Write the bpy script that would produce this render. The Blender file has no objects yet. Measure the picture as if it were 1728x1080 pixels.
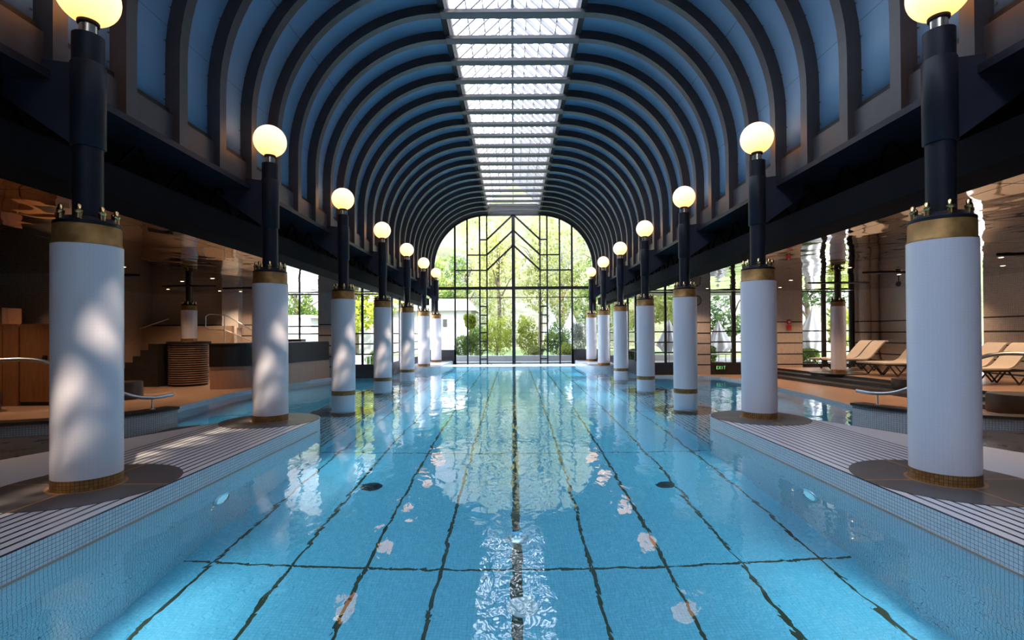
import bpy, math, random
from mathutils import Vector, Matrix
PI = math.pi
S = bpy.context.scene
COL = S.collection

# ------------------------------------------------------------------ camera
cam = bpy.data.cameras.new('camera')
cam_o = bpy.data.objects.new('camera', cam)
COL.objects.link(cam_o)
F = 850.0
cam.sensor_width = 36.0
cam.lens = F / 1728 * 36.0
PITCH, ROLL = 0.45, -0.33
cam.shift_x = -2.5 / 1728
cam.shift_y = (24.5 - F * math.tan(math.radians(PITCH))) / 1728
cam.clip_end = 500
EYE = 1.64
cam_o.matrix_world = Matrix.Translation((-0.02, 0, EYE)) @ Matrix.Rotation(math.radians(90 + PITCH), 4, 'X') @ Matrix.Rotation(math.radians(ROLL), 4, 'Z')
S.camera = cam_o

# ------------------------------------------------------------------ view + world + sun
S.view_settings.view_transform = 'Standard'
S.view_settings.look = 'None'
S.view_settings.exposure = 0.8
S.view_settings.gamma = 1.0
S.view_settings.use_curve_mapping = False
cy = S.cycles
cy.max_bounces = 10
cy.diffuse_bounces = 4
cy.glossy_bounces = 5
cy.transmission_bounces = 8
cy.transparent_max_bounces = 16
cy.caustics_refractive = True
cy.caustics_reflective = False
cy.blur_glossy = 0.3
cy.sample_clamp_indirect = 6.0
cy.use_denoising = True
cy.denoiser = 'OPENIMAGEDENOISE'
try:
    cy.denoising_prefilter = 'ACCURATE'
except Exception:
    pass

SKY = 6.5
w = bpy.data.worlds.new('sky')
S.world = w
w.use_nodes = True
nt = w.node_tree
nt.nodes.clear()
o_ = nt.nodes.new('ShaderNodeOutputWorld')
bg = nt.nodes.new('ShaderNodeBackground')
tc = nt.nodes.new('ShaderNodeTexCoord')
sp = nt.nodes.new('ShaderNodeSeparateXYZ')
rp = nt.nodes.new('ShaderNodeValToRGB')
nt.links.new(tc.outputs['Generated'], sp.inputs[0])
nt.links.new(sp.outputs['Z'], rp.inputs[0])
nt.links.new(rp.outputs[0], bg.inputs[0])
nt.links.new(bg.outputs[0], o_.inputs[0])
rp.color_ramp.elements[0].position = 0.0
rp.color_ramp.elements[0].color = (0.92, 0.94, 1.0, 1)
rp.color_ramp.elements[1].position = 0.8
rp.color_ramp.elements[1].color = (0.66, 0.78, 1.0, 1)
bg.inputs[1].default_value = SKY

sun = bpy.data.lights.new('sun', 'SUN')
sun.energy = 7.5
sun.angle = math.radians(1.4)
sun.color = (1.0, 0.84, 0.66)
sun_o = bpy.data.objects.new('sun', sun)
COL.objects.link(sun_o)
SUN_DIR = Vector((-1.0, 1.6, -2.5)).normalized()
sun_o.rotation_euler = SUN_DIR.to_track_quat('-Z', 'Y').to_euler()
sun_o.location = (20, 10, 60)


def portal(name, loc, rot, sx, sy):
    l = bpy.data.lights.new(name, 'AREA')
    l.shape = 'RECTANGLE'
    l.size, l.size_y = sx, sy
    l.cycles.is_portal = True
    o = bpy.data.objects.new(name, l)
    COL.objects.link(o)
    o.location = loc
    o.rotation_euler = rot
    return o


# dimensions
XC = 4.75                       # column rows
Z1, DZ = 5.60, 4.203            # first column distance, bay
YK = [Z1 + DZ * k for k in range(7)]
YF = 31.85                      # end facade
XR = 5.06                       # rib inner face
HT = 9.22                       # rib underside at crown
FLAT = 1.70
RAD = XR - FLAT
ZS = HT - RAD                   # spring height
ZL = 4.55                       # ledge
ZC = 3.5                        # aisle ceiling
WZ = -0.23                      # water level
YW = 22.0                       # aisle end wall
XW = 15.8                       # aisle side wall
DEPTH = 1.95

portal('daylight_portal_roof', (0, 9.4, HT + 0.42), (0, 0, 0), 3.2, 44.5)
portal('daylight_portal_end', (0, YF - 0.25, 4.4), (math.radians(-90), 0, 0), 10.2, 9.4)
portal('daylight_portal_right', (10.5, YW - 0.25, 1.9), (math.radians(-90), 0, 0), 10, 3.2)
portal('daylight_portal_left', (-8.2, YW - 0.25, 1.9), (math.radians(-90), 0, 0), 5.5, 3.2)


# ------------------------------------------------------------------ node helpers
class NT:
    def __init__(s, name):
        s.m = bpy.data.materials.new(name)
        s.m.use_nodes = True
        s.t = s.m.node_tree
        s.t.nodes.clear()
        s.out = s.t.nodes.new('ShaderNodeOutputMaterial')

    def n(s, typ, **kw):
        nd = s.t.nodes.new(typ)
        for k, v in kw.items():
            setattr(nd, k, v)
        return nd

    def l(s, a, b):
        s.t.links.new(a, b)

    def val(s, x, inp):
        if isinstance(x, (int, float)):
            inp.default_value = x
        elif isinstance(x, (tuple, list)):
            inp.default_value = tuple(x) + ((1,) if len(x) == 3 and len(inp.default_value) == 4 else ())
        else:
            s.l(x, inp)

    def math(s, op, a, b=0.0, c=0.0):
        nd = s.n('ShaderNodeMath', operation=op)
        s.val(a, nd.inputs[0])
        s.val(b, nd.inputs[1])
        if len(nd.inputs) > 2:
            s.val(c, nd.inputs[2])
        return nd.outputs[0]

    def mix(s, f, a, b):
        nd = s.n('ShaderNodeMix', data_type='RGBA')
        s.val(f, nd.inputs[0])
        s.val(a, nd.inputs[6])
        s.val(b, nd.inputs[7])
        return nd.outputs[2]

    def coord(s, which='Object'):
        nd = s.n('ShaderNodeTexCoord')
        sx = s.n('ShaderNodeSeparateXYZ')
        s.l(nd.outputs[which], sx.inputs[0])
        return nd.outputs[which], sx.outputs[0], sx.outputs[1], sx.outputs[2]

    def noise(s, scale, detail=3.0, rough=0.5, vec=None, dist=0.0):
        nd = s.n('ShaderNodeTexNoise')
        nd.inputs['Scale'].default_value = scale
        nd.inputs['Detail'].default_value = detail
        nd.inputs['Roughness'].default_value = rough
        nd.inputs['Distortion'].default_value = dist
        if vec is not None:
            s.l(vec, nd.inputs['Vector'])
        return nd.outputs['Fac']

    def ramp(s, f, stops):
        nd = s.n('ShaderNodeValToRGB')
        e = nd.color_ramp.elements
        while len(e) < len(stops):
            e.new(0.5)
        for el, (p, c) in zip(e, stops):
            el.position = p
            el.color = tuple(c) + (1,)
        s.val(f, nd.inputs[0])
        return nd.outputs[0]

    def bump(s, h, strength, dist):
        nd = s.n('ShaderNodeBump')
        nd.inputs['Strength'].default_value = strength
        nd.inputs['Distance'].default_value = dist
        s.l(h, nd.inputs['Height'])
        return nd.outputs[0]

    def pbr(s, color, rough=0.5, metal=0.0, normal=None, spec=0.5, emit=None, estr=0.0, coat=0.0, trans=0.0, ior=None, sub=0.0):
        p = s.n('ShaderNodeBsdfPrincipled')
        s.val(color, p.inputs['Base Color'])
        s.val(rough, p.inputs['Roughness'])
        s.val(metal, p.inputs['Metallic'])
        p.inputs['Specular IOR Level'].default_value = spec
        p.inputs['Coat Weight'].default_value = coat
        p.inputs['Coat Roughness'].default_value = 0.05
        p.inputs['Transmission Weight'].default_value = trans
        if ior:
            p.inputs['IOR'].default_value = ior
        if emit is not None:
            s.val(emit, p.inputs['Emission Color'])
            s.val(estr, p.inputs['Emission Strength'])
        if normal is not None:
            s.l(normal, p.inputs['Normal'])
        s.l(p.outputs[0], s.out.inputs[0])
        return s.m


def simple(name, color, rough=0.5, metal=0.0, var=0.12, scale=4.0, **kw):
    """procedural: base colour with faint mottling and roughness variation"""
    t = NT(name)
    v = t.noise(scale, 4.0, vec=t.coord()[0])
    c2 = tuple(max(0, x * (1 - var)) for x in color)
    c1 = tuple(min(1, x * (1 + var)) for x in color)
    c = t.ramp(v, [(0.3, c2), (0.7, c1)])
    r = t.math('MULTIPLY_ADD', v, rough * 0.3, rough * 0.85)
    return t.pbr(c, r, metal, **kw)


def gridmask(t, size, grout, axes='xyz', coord='Object', off=(0, 0, 0)):
    """1 on grout lines, chosen by face normal so any box face gets square tiles"""
    _, x, y, z = t.coord(coord)
    g = t.n('ShaderNodeNewGeometry')
    sn = t.n('ShaderNodeSeparateXYZ')
    t.l(g.outputs['True Normal'], sn.inputs[0])
    res = None
    for ax, v, nn, of in (('x', x, sn.outputs[0], off[0]), ('y', y, sn.outputs[1], off[1]), ('z', z, sn.outputs[2], off[2])):
        if ax not in axes:
            continue
        f = t.math('FRACT', t.math('MULTIPLY_ADD', v, 1.0 / size, of))
        d = t.math('ABSOLUTE', t.math('SUBTRACT', f, 0.5))
        m = t.math('GREATER_THAN', d, 0.5 - grout / size / 2)
        ok = t.math('LESS_THAN', t.math('ABSOLUTE', nn), 0.75)
        m = t.math('MULTIPLY', m, ok)
        res = m if res is None else t.math('MAXIMUM', res, m)
    return res


def tilecell(t, size, coord='Object'):
    c = t.coord(coord)[0]
    vm = t.n('ShaderNodeVectorMath', operation='SCALE')
    t.l(c, vm.inputs[0])
    vm.inputs['Scale'].default_value = 1.0 / size
    fl = t.n('ShaderNodeVectorMath', operation='FLOOR')
    t.l(vm.outputs[0], fl.inputs[0])
    wn = t.n('ShaderNodeTexWhiteNoise')
    t.l(fl.outputs[0], wn.inputs[0])
    return wn.outputs['Value']


def mosaic(name, c1, c2, grout_c, size=0.036, grout=0.004, rough=0.25, lines=None, **kw):
    t = NT(name)
    g = gridmask(t, size, grout)
    cell = tilecell(t, size)
    c = t.mix(cell, c1, c2)
    c = t.mix(g, c, grout_c)
    if lines:                                        # dark accent courses at given heights
        _, x, y, z = t.coord()
        acc = None
        for zz, h in lines:
            m = t.math('LESS_THAN', t.math('ABSOLUTE', t.math('SUBTRACT', z, zz)), h / 2)
            acc = m if acc is None else t.math('MAXIMUM', acc, m)
        c = t.mix(acc, c, (0.012, 0.012, 0.016))
    r = t.math('MULTIPLY_ADD', g, 0.4, rough)
    return t.pbr(c, r, normal=t.bump(t.math('SUBTRACT', 1.0, g), 0.3, 0.002), **kw)


# ------------------------------------------------------------------ mesh helpers
class MB:
    def __init__(s):
        s.v, s.f, s.mi, s.sm = [], [], [], []

    def add(s, vs, fs, mi=0, smooth=False, M=None):
        b = len(s.v)
        s.v += [tuple(M @ Vector(p)) if M else tuple(p) for p in vs]
        s.f += [tuple(b + i for i in f) for f in fs]
        s.mi += [mi] * len(fs)
        s.sm += [smooth] * len(fs)
        return s

    def box(s, x0, x1, y0, y1, z0, z1, mi=0, M=None):
        vs = [(x, y, z) for z in (z0, z1) for y in (y0, y1) for x in (x0, x1)]
        fs = [(0, 2, 3, 1), (4, 5, 7, 6), (0, 1, 5, 4), (2, 6, 7, 3), (0, 4, 6, 2), (1, 3, 7, 5)]
        return s.add(vs, fs, mi, False, M)

    def bar(s, a, b, wd, hg, mi=0, up=(0, 0, 1)):
        a, b = Vector(a), Vector(b)
        d = (b - a).normalized()
        u = Vector(up)
        if abs(d.dot(u)) > 0.98:
            u = Vector((0, 1, 0))
        r = d.cross(u).normalized() * wd / 2
        u = r.cross(d).normalized() * hg / 2
        vs = [p + q for p in (a, b) for q in (-r - u, r - u, r + u, -r + u)]
        fs = [(0, 1, 2, 3), (7, 6, 5, 4), (0, 4, 5, 1), (1, 5, 6, 2), (2, 6, 7, 3), (3, 7, 4, 0)]
        return s.add(vs, fs, mi)

    def lathe(s, prof, n=48, c=(0, 0, 0), mi=0, cap=True, smooth=True):
        """prof: list of (r, z); sharp profile corners are doubled by passing None between runs"""
        runs, cur = [], []
        for p in prof:
            if p is None:
                runs.append(cur)
                cur = [cur[-1]]
            else:
                cur.append(p)
        runs.append(cur)
        for run in runs:
            vs, fs = [], []
            for r, z in run:
                for i in range(n):
                    a = 2 * PI * i / n
                    vs.append((c[0] + r * math.cos(a), c[1] + r * math.sin(a), c[2] + z))
            for j in range(len(run) - 1):
                for i in range(n):
                    k = (i + 1) % n
                    fs.append((j * n + i, j * n + k, (j + 1) * n + k, (j + 1) * n + i))
            s.add(vs, fs, mi, smooth)
        if cap:
            for (r, z), flip in ((runs[0][0], True), (runs[-1][-1], False)):
                if r > 1e-4:
                    vs = [(c[0] + r * math.cos(2 * PI * i / n), c[1] + r * math.sin(2 * PI * i / n), c[2] + z) for i in range(n)]
                    s.add(vs, [tuple(reversed(range(n))) if flip else tuple(range(n))], mi)
        return s

    def prism(s, pts, z0, z1, mi_top=0, mi_side=None):
        """plan polygon, counter clockwise"""
        if sum(pts[i][0] * pts[(i + 1) % len(pts)][1] - pts[(i + 1) % len(pts)][0] * pts[i][1] for i in range(len(pts))) < 0:
            pts = list(reversed(pts))
        n = len(pts)
        mi_side = mi_top if mi_side is None else mi_side
        vs = [(x, y, z0) for x, y in pts] + [(x, y, z1) for x, y in pts]
        s.add(vs, [tuple(range(n, 2 * n))], mi_top)
        s.add(vs, [tuple(reversed(range(n)))] + [(i, (i + 1) % n, n + (i + 1) % n, n + i) for i in range(n)], mi_side)
        return s

    def tube(s, pts, r, n=12, mi=0, closed=False, r2=None):
        P = [Vector(p) for p in pts]
        m = len(P)
        vs, fs = [], []
        up = None
        for i, p in enumerate(P):
            if closed:
                d = (P[(i + 1) % m] - P[i - 1]).normalized()
            else:
                d = (P[min(i + 1, m - 1)] - P[max(i - 1, 0)]).normalized()
            if up is None:
                up = Vector((0, 0, 1)) if abs(d.z) < 0.9 else Vector((1, 0, 0))
            a = d.cross(up).normalized()
            up = a.cross(d).normalized()
            rr = r if r2 is None else r + (r2 - r) * i / (m - 1)
            for k in range(n):
                t = 2 * PI * k / n
                vs.append(p + a * math.cos(t) * rr + up * math.sin(t) * rr)
        rng = m if closed else m - 1
        for i in range(rng):
            j = (i + 1) % m
            for k in range(n):
                q = (k + 1) % n
                fs.append((i * n + k, j * n + k, j * n + q, i * n + q))
        s.add(vs, fs, mi, True)
        if not closed:
            s.add(vs[:n], [tuple(range(n))], mi)
            s.add(vs[-n:], [tuple(reversed(range(n)))], mi)
        return s

    def build(s, name, mats, parent=None, bevel=0.0):
        me = bpy.data.meshes.new(name)
        me.from_pydata(s.v, [], s.f)
        mats = mats if isinstance(mats, (list, tuple)) else [mats]
        for m in mats:
            me.materials.append(m)
        me.polygons.foreach_set('material_index', s.mi)
        me.polygons.foreach_set('use_smooth', s.sm)
        me.update()
        o = bpy.data.objects.new(name, me)
        COL.objects.link(o)
        if parent:
            o.parent = parent
        if bevel:
            b = o.modifiers.new('bevel', 'BEVEL')
            b.width = bevel
            b.segments = 2
            b.limit_method = 'ANGLE'
        return o


def smooth_path(pts, n=8):
    """Catmull-Rom through pts"""
    P = [Vector(p) for p in pts]
    P = [P[0] * 2 - P[1]] + P + [P[-1] * 2 - P[-2]]
    out = []
    for i in range(1, len(P) - 2):
        for k in range(n):
            t = k / n
            out.append(0.5 * ((2 * P[i]) + (P[i + 1] - P[i - 1]) * t + (2 * P[i - 1] - 5 * P[i] + 4 * P[i + 1] - P[i + 2]) * t * t
                              + (3 * P[i] - P[i - 1] - 3 * P[i + 1] + P[i + 2]) * t ** 3))
    out.append(P[-2])
    return out


def thing(name, label, cat, loc=(0, 0, 0), rz=0.0, group=None):
    o = bpy.data.objects.new(name, None)
    o.empty_display_size = 0.2
    COL.objects.link(o)
    o.location = loc
    o.rotation_euler = (0, 0, rz)
    tag(o, label, cat, group)
    return o


def tag(o, label, cat, group=None, kind=None):
    o['label'] = label
    o['category'] = cat
    if group:
        o['group'] = group
    if kind:
        o['kind'] = kind
    return o


def struct(o, label=None, cat=None):
    o['kind'] = 'structure'
    if label:
        o['label'] = label
    if cat:
        o['category'] = cat
    return o


def dup(root, loc, rz=None, label=None, group=None):
    r = root.copy()
    COL.objects.link(r)
    r.location = loc
    if rz is not None:
        r.rotation_euler = (0, 0, rz)
    if label:
        r['label'] = label
    if group:
        r['group'] = group
    for ch in list(root.children):
        c = ch.copy()
        COL.objects.link(c)
        c.parent = r
        for g in list(ch.children):
            d = g.copy()
            COL.objects.link(d)
            d.parent = c
    return r


# ------------------------------------------------------------------ materials
M = {}
M['navy'] = simple('navy_painted_steel', (0.015, 0.016, 0.026), 0.45, var=0.2, spec=0.25)
M['chord'] = simple('black_brown_beam_paint', (0.007, 0.007, 0.009), 0.8, var=0.2, spec=0.05)
M['arm'] = simple('slate_blue_bracket_paint', (0.032, 0.032, 0.048), 0.5, var=0.15, spec=0.3)
M['bronze'] = simple('dark_bronze_post', (0.035, 0.018, 0.008), 0.35, metal=0.4)
M['rib'] = simple('charcoal_rib_paint', (0.050, 0.043, 0.048), 0.45, var=0.15)
M['crossbar'] = simple('grey_mauve_crossbar_paint', (0.095, 0.082, 0.088), 0.45, var=0.1)
M['black'] = simple('black_paint', (0.008, 0.008, 0.010), 0.5)
M['frame'] = simple('dark_window_steel', (0.018, 0.018, 0.02), 0.45)
M['slot'] = simple('black_recess', (0.004, 0.004, 0.005), 0.7)
M['white'] = None
M['brass'] = simple('aged_brass', (0.36, 0.19, 0.06), 0.5, metal=0.55, var=0.25, scale=9)
M['knob'] = simple('polished_brass_bolt', (0.75, 0.52, 0.26), 0.25, metal=1.0)
M['chrome'] = simple('brushed_steel', (0.80, 0.80, 0.79), 0.36, metal=1.0, var=0.06)
M['nickel'] = simple('nickel_neck', (0.62, 0.56, 0.45), 0.22, metal=1.0, var=0.06)
M['rafter'] = simple('grey_glazing_bar', (0.34, 0.32, 0.325), 0.5)
M['plain_white'] = simple('white_plaster', (0.75, 0.73, 0.71), 0.6, var=0.04)
M['charcoal'] = simple('charcoal_stone', (0.030, 0.028, 0.031), 0.35, var=0.3)
M['coping'] = simple('dark_bronze_coping', (0.050, 0.040, 0.036), 0.35, var=0.25)
M['lounger_frame'] = simple('dark_brown_lounger_frame', (0.03, 0.026, 0.025), 0.4)
M['cushion'] = simple('off_white_mesh_fabric', (0.70, 0.62, 0.55), 0.85, var=0.05, scale=30)
M['strip'] = simple('grey_seam_fabric', (0.13, 0.12, 0.13), 0.85)
M['red'] = simple('red_enamel', (0.55, 0.03, 0.02), 0.35)
M['stone_grey'] = simple('grey_slate_tiles', (0.085, 0.078, 0.078), 0.28, var=0.35, scale=3)


def mk_column():
    t = NT('white_mosaic_column')
    _, x, y, z = t.coord()
    ang = t.math('ARCTAN2', y, x)
    nseg = 52.0
    fa = t.math('FRACT', t.math('MULTIPLY', ang, nseg / (2 * PI)))
    fz = t.math('FRACT', t.math('MULTIPLY', z, 1 / 0.037))
    ga = t.math('GREATER_THAN', t.math('ABSOLUTE', t.math('SUBTRACT', fa, 0.5)), 0.46)
    gz = t.math('GREATER_THAN', t.math('ABSOLUTE', t.math('SUBTRACT', fz, 0.5)), 0.46)
    g = t.math('MAXIMUM', ga, gz)
    c = t.mix(t.math('MULTIPLY', g, 0.16), (0.84, 0.775, 0.83), (0.47, 0.44, 0.5))
    return t.pbr(c, 0.28)


M['white'] = mk_column()


def mk_brasstile(name, ca, cb, grout):
    t = NT(name)
    _, x, y, z = t.coord()
    ang = t.math('ARCTAN2', y, x)
    ia = t.math('MULTIPLY', ang, 52.0 / (2 * PI))
    iz = t.math('MULTIPLY', z, 1 / 0.037)
    g = t.math('MAXIMUM', t.math('GREATER_THAN', t.math('ABSOLUTE', t.math('SUBTRACT', t.math('FRACT', ia), 0.5)), 0.455),
               t.math('GREATER_THAN', t.math('ABSOLUTE', t.math('SUBTRACT', t.math('FRACT', iz), 0.5)), 0.46))
    cmb = t.n('ShaderNodeCombineXYZ')
    t.l(t.math('FLOOR', ia), cmb.inputs[0])
    t.l(t.math('FLOOR', iz), cmb.inputs[1])
    wn = t.n('ShaderNodeTexWhiteNoise')
    t.l(cmb.outputs[0], wn.inputs[0])
    c = t.mix(wn.outputs['Value'], ca, cb)
    c = t.mix(g, c, grout)
    return t.pbr(c, 0.32, metal=0.3)


M['goldtile'] = mk_brasstile('gold_glass_mosaic', (0.33, 0.15, 0.045), (0.46, 0.24, 0.08), (0.05, 0.022, 0.01))

M['mosaic_wall'] = mosaic('pale_grey_mosaic', (0.70, 0.71, 0.74), (0.78, 0.79, 0.81), (0.16, 0.18, 0.22), 0.037, 0.004)
M['pool_tile'] = None


def mk_deck(name, stripes=True, y1=1e9):
    t = NT(name)
    _, x, y, z = t.coord()
    ax = t.math('ABSOLUTE', x)
    f = t.math('FRACT', t.math('MULTIPLY', t.math('SUBTRACT', ax, 3.94), 1 / 0.1125))
    m = t.math('LESS_THAN', t.math('ABSOLUTE', t.math('SUBTRACT', f, 0.5)), 0.14)
    inb = t.math('MULTIPLY', t.math('GREATER_THAN', ax, 3.93), t.math('LESS_THAN', ax, 5.62))
    m = t.math('MULTIPLY', m, inb)
    edge = t.math('LESS_THAN', ax, 3.885)
    m = t.math('MAXIMUM', m, edge)
    g = gridmask(t, 0.0375, 0.002)
    base = t.mix(t.math('MULTIPLY', g, 0.25), (0.84, 0.79, 0.81), (0.5, 0.47, 0.5))
    c = t.mix(m, base, (0.022, 0.020, 0.026))
    wet = t.noise(1.3, 3.0)
    r = t.math('MULTIPLY_ADD', wet, 0.5, 0.10)
    return t.pbr(c, r)


M['deck'] = mk_deck('striped_deck_tiles')


def mk_disc():
    t = NT('slate_disc_with_inlay')
    _, x, y, z = t.coord()
    r = t.math('SQRT', t.math('ADD', t.math('MULTIPLY', x, x), t.math('MULTIPLY', y, y)))
    ring = t.math('LESS_THAN', t.math('ABSOLUTE', t.math('SUBTRACT', r, 0.345)), 0.016)
    ax = t.math('LESS_THAN', t.math('ABSOLUTE', x), 0.015)
    ay = t.math('LESS_THAN', t.math('ABSOLUTE', y), 0.015)
    m = t.math('MAXIMUM', ring, t.math('MAXIMUM', ax, ay))
    n = t.noise(2.5, 5, vec=t.coord()[0])
    base = t.ramp(n, [(0.3, (0.10, 0.088, 0.090)), (0.7, (0.125, 0.108, 0.108))])
    c = t.mix(m, base, (0.42, 0.20, 0.08))
    return t.pbr(c, t.math('MULTIPLY_ADD', n, 0.2, 0.28))


M['disc'] = mk_disc()


def mk_pool_floor():
    t = NT('turquoise_pool_mosaic_with_lane_lines')
    v, x, y, z = t.coord()
    ax = t.math('ABSOLUTE', x)
    acc = t.math('LESS_THAN', ax, 0.058)
    for lx in (0.87, 1.73, 2.59, 3.50):
        acc = t.math('MAXIMUM', acc, t.math('LESS_THAN', t.math('ABSOLUTE', t.math('SUBTRACT', ax, lx)), 0.021))
    fy = t.math('FRACT', t.math('MULTIPLY', t.math('SUBTRACT', y, 5.83 - DZ / 2), 1 / DZ))
    acc = t.math('MAXIMUM', acc, t.math('LESS_THAN', t.math('ABSOLUTE', t.math('SUBTRACT', fy, 0.5)), 0.019 / DZ))
    acc = t.math('MULTIPLY', acc, t.math('LESS_THAN', ax, 3.84))
    g = gridmask(t, 0.0375, 0.004)
    cell = tilecell(t, 0.0375)
    base = t.mix(cell, (0.20, 0.57, 0.70), (0.26, 0.64, 0.76))
    base = t.mix(t.math('MULTIPLY', g, 0.5), base, (0.08, 0.26, 0.36))
    c = t.mix(acc, base, (0.055, 0.052, 0.022))
    return t.pbr(c, 0.4)


M['pool_floor'] = mk_pool_floor()


def mk_shelf():
    t = NT('submerged_striped_shelf')
    _, x, y, z = t.coord()
    ax = t.math('ABSOLUTE', x)
    f = t.math('FRACT', t.math('MULTIPLY', t.math('SUBTRACT', ax, 3.94), 1 / 0.1125))
    m = t.math('LESS_THAN', t.math('ABSOLUTE', t.math('SUBTRACT', f, 0.5)), 0.13)
    m = t.math('MULTIPLY', m, t.math('LESS_THAN', ax, 5.6))
    c = t.mix(m, (0.42, 0.62, 0.68), (0.02, 0.03, 0.035))
    return t.pbr(c, 0.4)


M['shelf'] = mk_shelf()
M['pool_wall'] = mosaic('pale_blue_pool_mosaic', (0.40, 0.60, 0.68), (0.46, 0.66, 0.74), (0.13, 0.25, 0.33), 0.037, 0.0045)


def mk_water():
    t = NT('pool_water')
    c, x, y, z = t.coord()
    mp = t.n('ShaderNodeMapping')
    mp.inputs['Scale'].default_value = (1.0, 0.55, 1.0)
    t.l(c, mp.inputs[0])
    n1 = t.noise(1.6, 2.0, 0.5, mp.outputs[0], 0.6)
    n2 = t.noise(6.5, 2.0, 0.5, mp.outputs[0], 0.8)
    h = t.math('MULTIPLY_ADD', n2, 0.15, n1)
    b = t.bump(h, 1.0, WAVE)
    g = t.n('ShaderNodeBsdfGlass')
    g.inputs['Roughness'].default_value = 0.0
    g.inputs['IOR'].default_value = 1.33
    g.inputs['Color'].default_value = (1, 1, 1, 1)
    t.l(b, g.inputs['Normal'])
    t.l(g.outputs[0], t.out.inputs[0])
    va = t.n('ShaderNodeVolumeAbsorption')
    va.inputs['Color'].default_value = (0.19, 0.76, 0.94, 1)
    va.inputs['Density'].default_value = 0.16
    t.l(va.outputs[0], t.out.inputs['Volume'])
    return t.m


WAVE = 0.013
M['water'] = mk_water()


def mk_glass(name, tint=(0.97, 0.985, 0.98)):
    t = NT(name)
    tr = t.n('ShaderNodeBsdfTransparent')
    tr.inputs[0].default_value = tint + (1,)
    gl = t.n('ShaderNodeBsdfGlossy')
    gl.inputs['Roughness'].default_value = 0.02
    n = t.noise(0.8, 2.0, vec=t.coord()[0])
    t.l(t.bump(n, 0.2, 0.02), gl.inputs['Normal'])
    lw = t.n('ShaderNodeLayerWeight')
    lw.inputs[0].default_value = 0.5
    fr = t.math('MULTIPLY_ADD', t.math('POWER', lw.outputs['Facing'], 5.0), 0.75, 0.05)
    mx = t.n('ShaderNodeMixShader')
    t.l(fr, mx.inputs[0])
    t.l(tr.outputs[0], mx.inputs[1])
    t.l(gl.outputs[0], mx.inputs[2])
    t.l(mx.outputs[0], t.out.inputs[0])
    return t.m


M['glass'] = mk_glass('clear_window_glass')


def mk_panel():
    t = NT('blue_vault_panel')
    c, x, y, z = t.coord()
    n = t.noise(0.9, 4, vec=c)
    base = t.ramp(n, [(0.3, (0.155, 0.27, 0.42)), (0.75, (0.18, 0.31, 0.47))])
    # joints of the cladding sheets, at fixed heights
    j = None
    for zz in (6.35, 8.0):
        m = t.math('LESS_THAN', t.math('ABSOLUTE', t.math('SUBTRACT', z, zz)), 0.006)
        j = m if j is None else t.math('MAXIMUM', j, m)
    base = t.mix(t.math('MULTIPLY', j, 0.6), base, (0.02, 0.03, 0.04))
    return t.pbr(base, 0.5)


M['panel'] = mk_panel()


def mk_mirror():
    t = NT('polished_metal_ceiling')
    c, x, y, z = t.coord()
    mp = t.n('ShaderNodeMapping')
    mp.inputs['Scale'].default_value = (1.0, 0.8, 1.0)
    t.l(c, mp.inputs[0])
    n = t.noise(0.75, 2.0, 0.45, mp.outputs[0])
    fx = t.math('FRACT', t.math('MULTIPLY', x, 1 / 1.25))
    fy = t.math('FRACT', t.math('MULTIPLY', y, 1 / 2.1))
    j = t.math('MAXIMUM', t.math('LESS_THAN', fx, 0.012), t.math('LESS_THAN', fy, 0.010))
    b = t.bump(n, 1.0, 0.035)
    col = t.mix(j, (0.46, 0.43, 0.415), (0.01, 0.01, 0.01))
    return t.pbr(col, t.math('MULTIPLY_ADD', j, 0.5, 0.03), metal=1.0, normal=b)


M['mirror'] = mk_mirror()
LINES = [(2.12, .05), (1.65, .05), (1.2, .05), (0.72, .05), (0.27, .05)]
M['wall_mosaic'] = mosaic('beige_wall_mosaic', (0.52, 0.455, 0.41), (0.60, 0.525, 0.475), (0.25, 0.21, 0.19), 0.06, 0.006, 0.3, lines=LINES)
M['wall_plain'] = mosaic('taupe_wall_mosaic', (0.38, 0.31, 0.26), (0.45, 0.37, 0.31), (0.17, 0.14, 0.11), 0.06, 0.006, 0.35)


def mk_wood(name, a, b, sc=1.0, rough=0.4):
    t = NT(name)
    c, x, y, z = t.coord()
    mp = t.n('ShaderNodeMapping')
    mp.inputs['Scale'].default_value = (3.0 * sc, 3.0 * sc, 0.35 * sc)
    t.l(c, mp.inputs[0])
    n = t.noise(4.0, 6, 0.6, mp.outputs[0], 1.2)
    col = t.ramp(n, [(0.3, a), (0.7, b)])
    return t.pbr(col, rough)


M['wood'] = mk_wood('warm_walnut_panel', (0.20, 0.085, 0.035), (0.30, 0.135, 0.06))
M['bar_base'] = mk_wood('pale_pink_veneer', (0.44, 0.27, 0.20), (0.50, 0.32, 0.24), 0.6)
M['bar_ring'] = simple('ringed_taupe_cladding', (0.26, 0.17, 0.12), 0.4)
M['cream'] = simple('cream_plaster', (0.36, 0.27, 0.20), 0.6, var=0.05)


def mk_warm_floor():
    t = NT('terracotta_stone_floor')
    n = t.noise(1.8, 5, vec=t.coord()[0])
    g = gridmask(t, 0.6, 0.008)
    c = t.ramp(n, [(0.3, (0.38, 0.235, 0.165)), (0.7, (0.48, 0.30, 0.21))])
    c = t.mix(t.math('MULTIPLY', g, 0.5), c, (0.15, 0.07, 0.03))
    return t.pbr(c, t.math('MULTIPLY_ADD', n, 0.25, 0.22))


M['warm_floor'] = mk_warm_floor()


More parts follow.
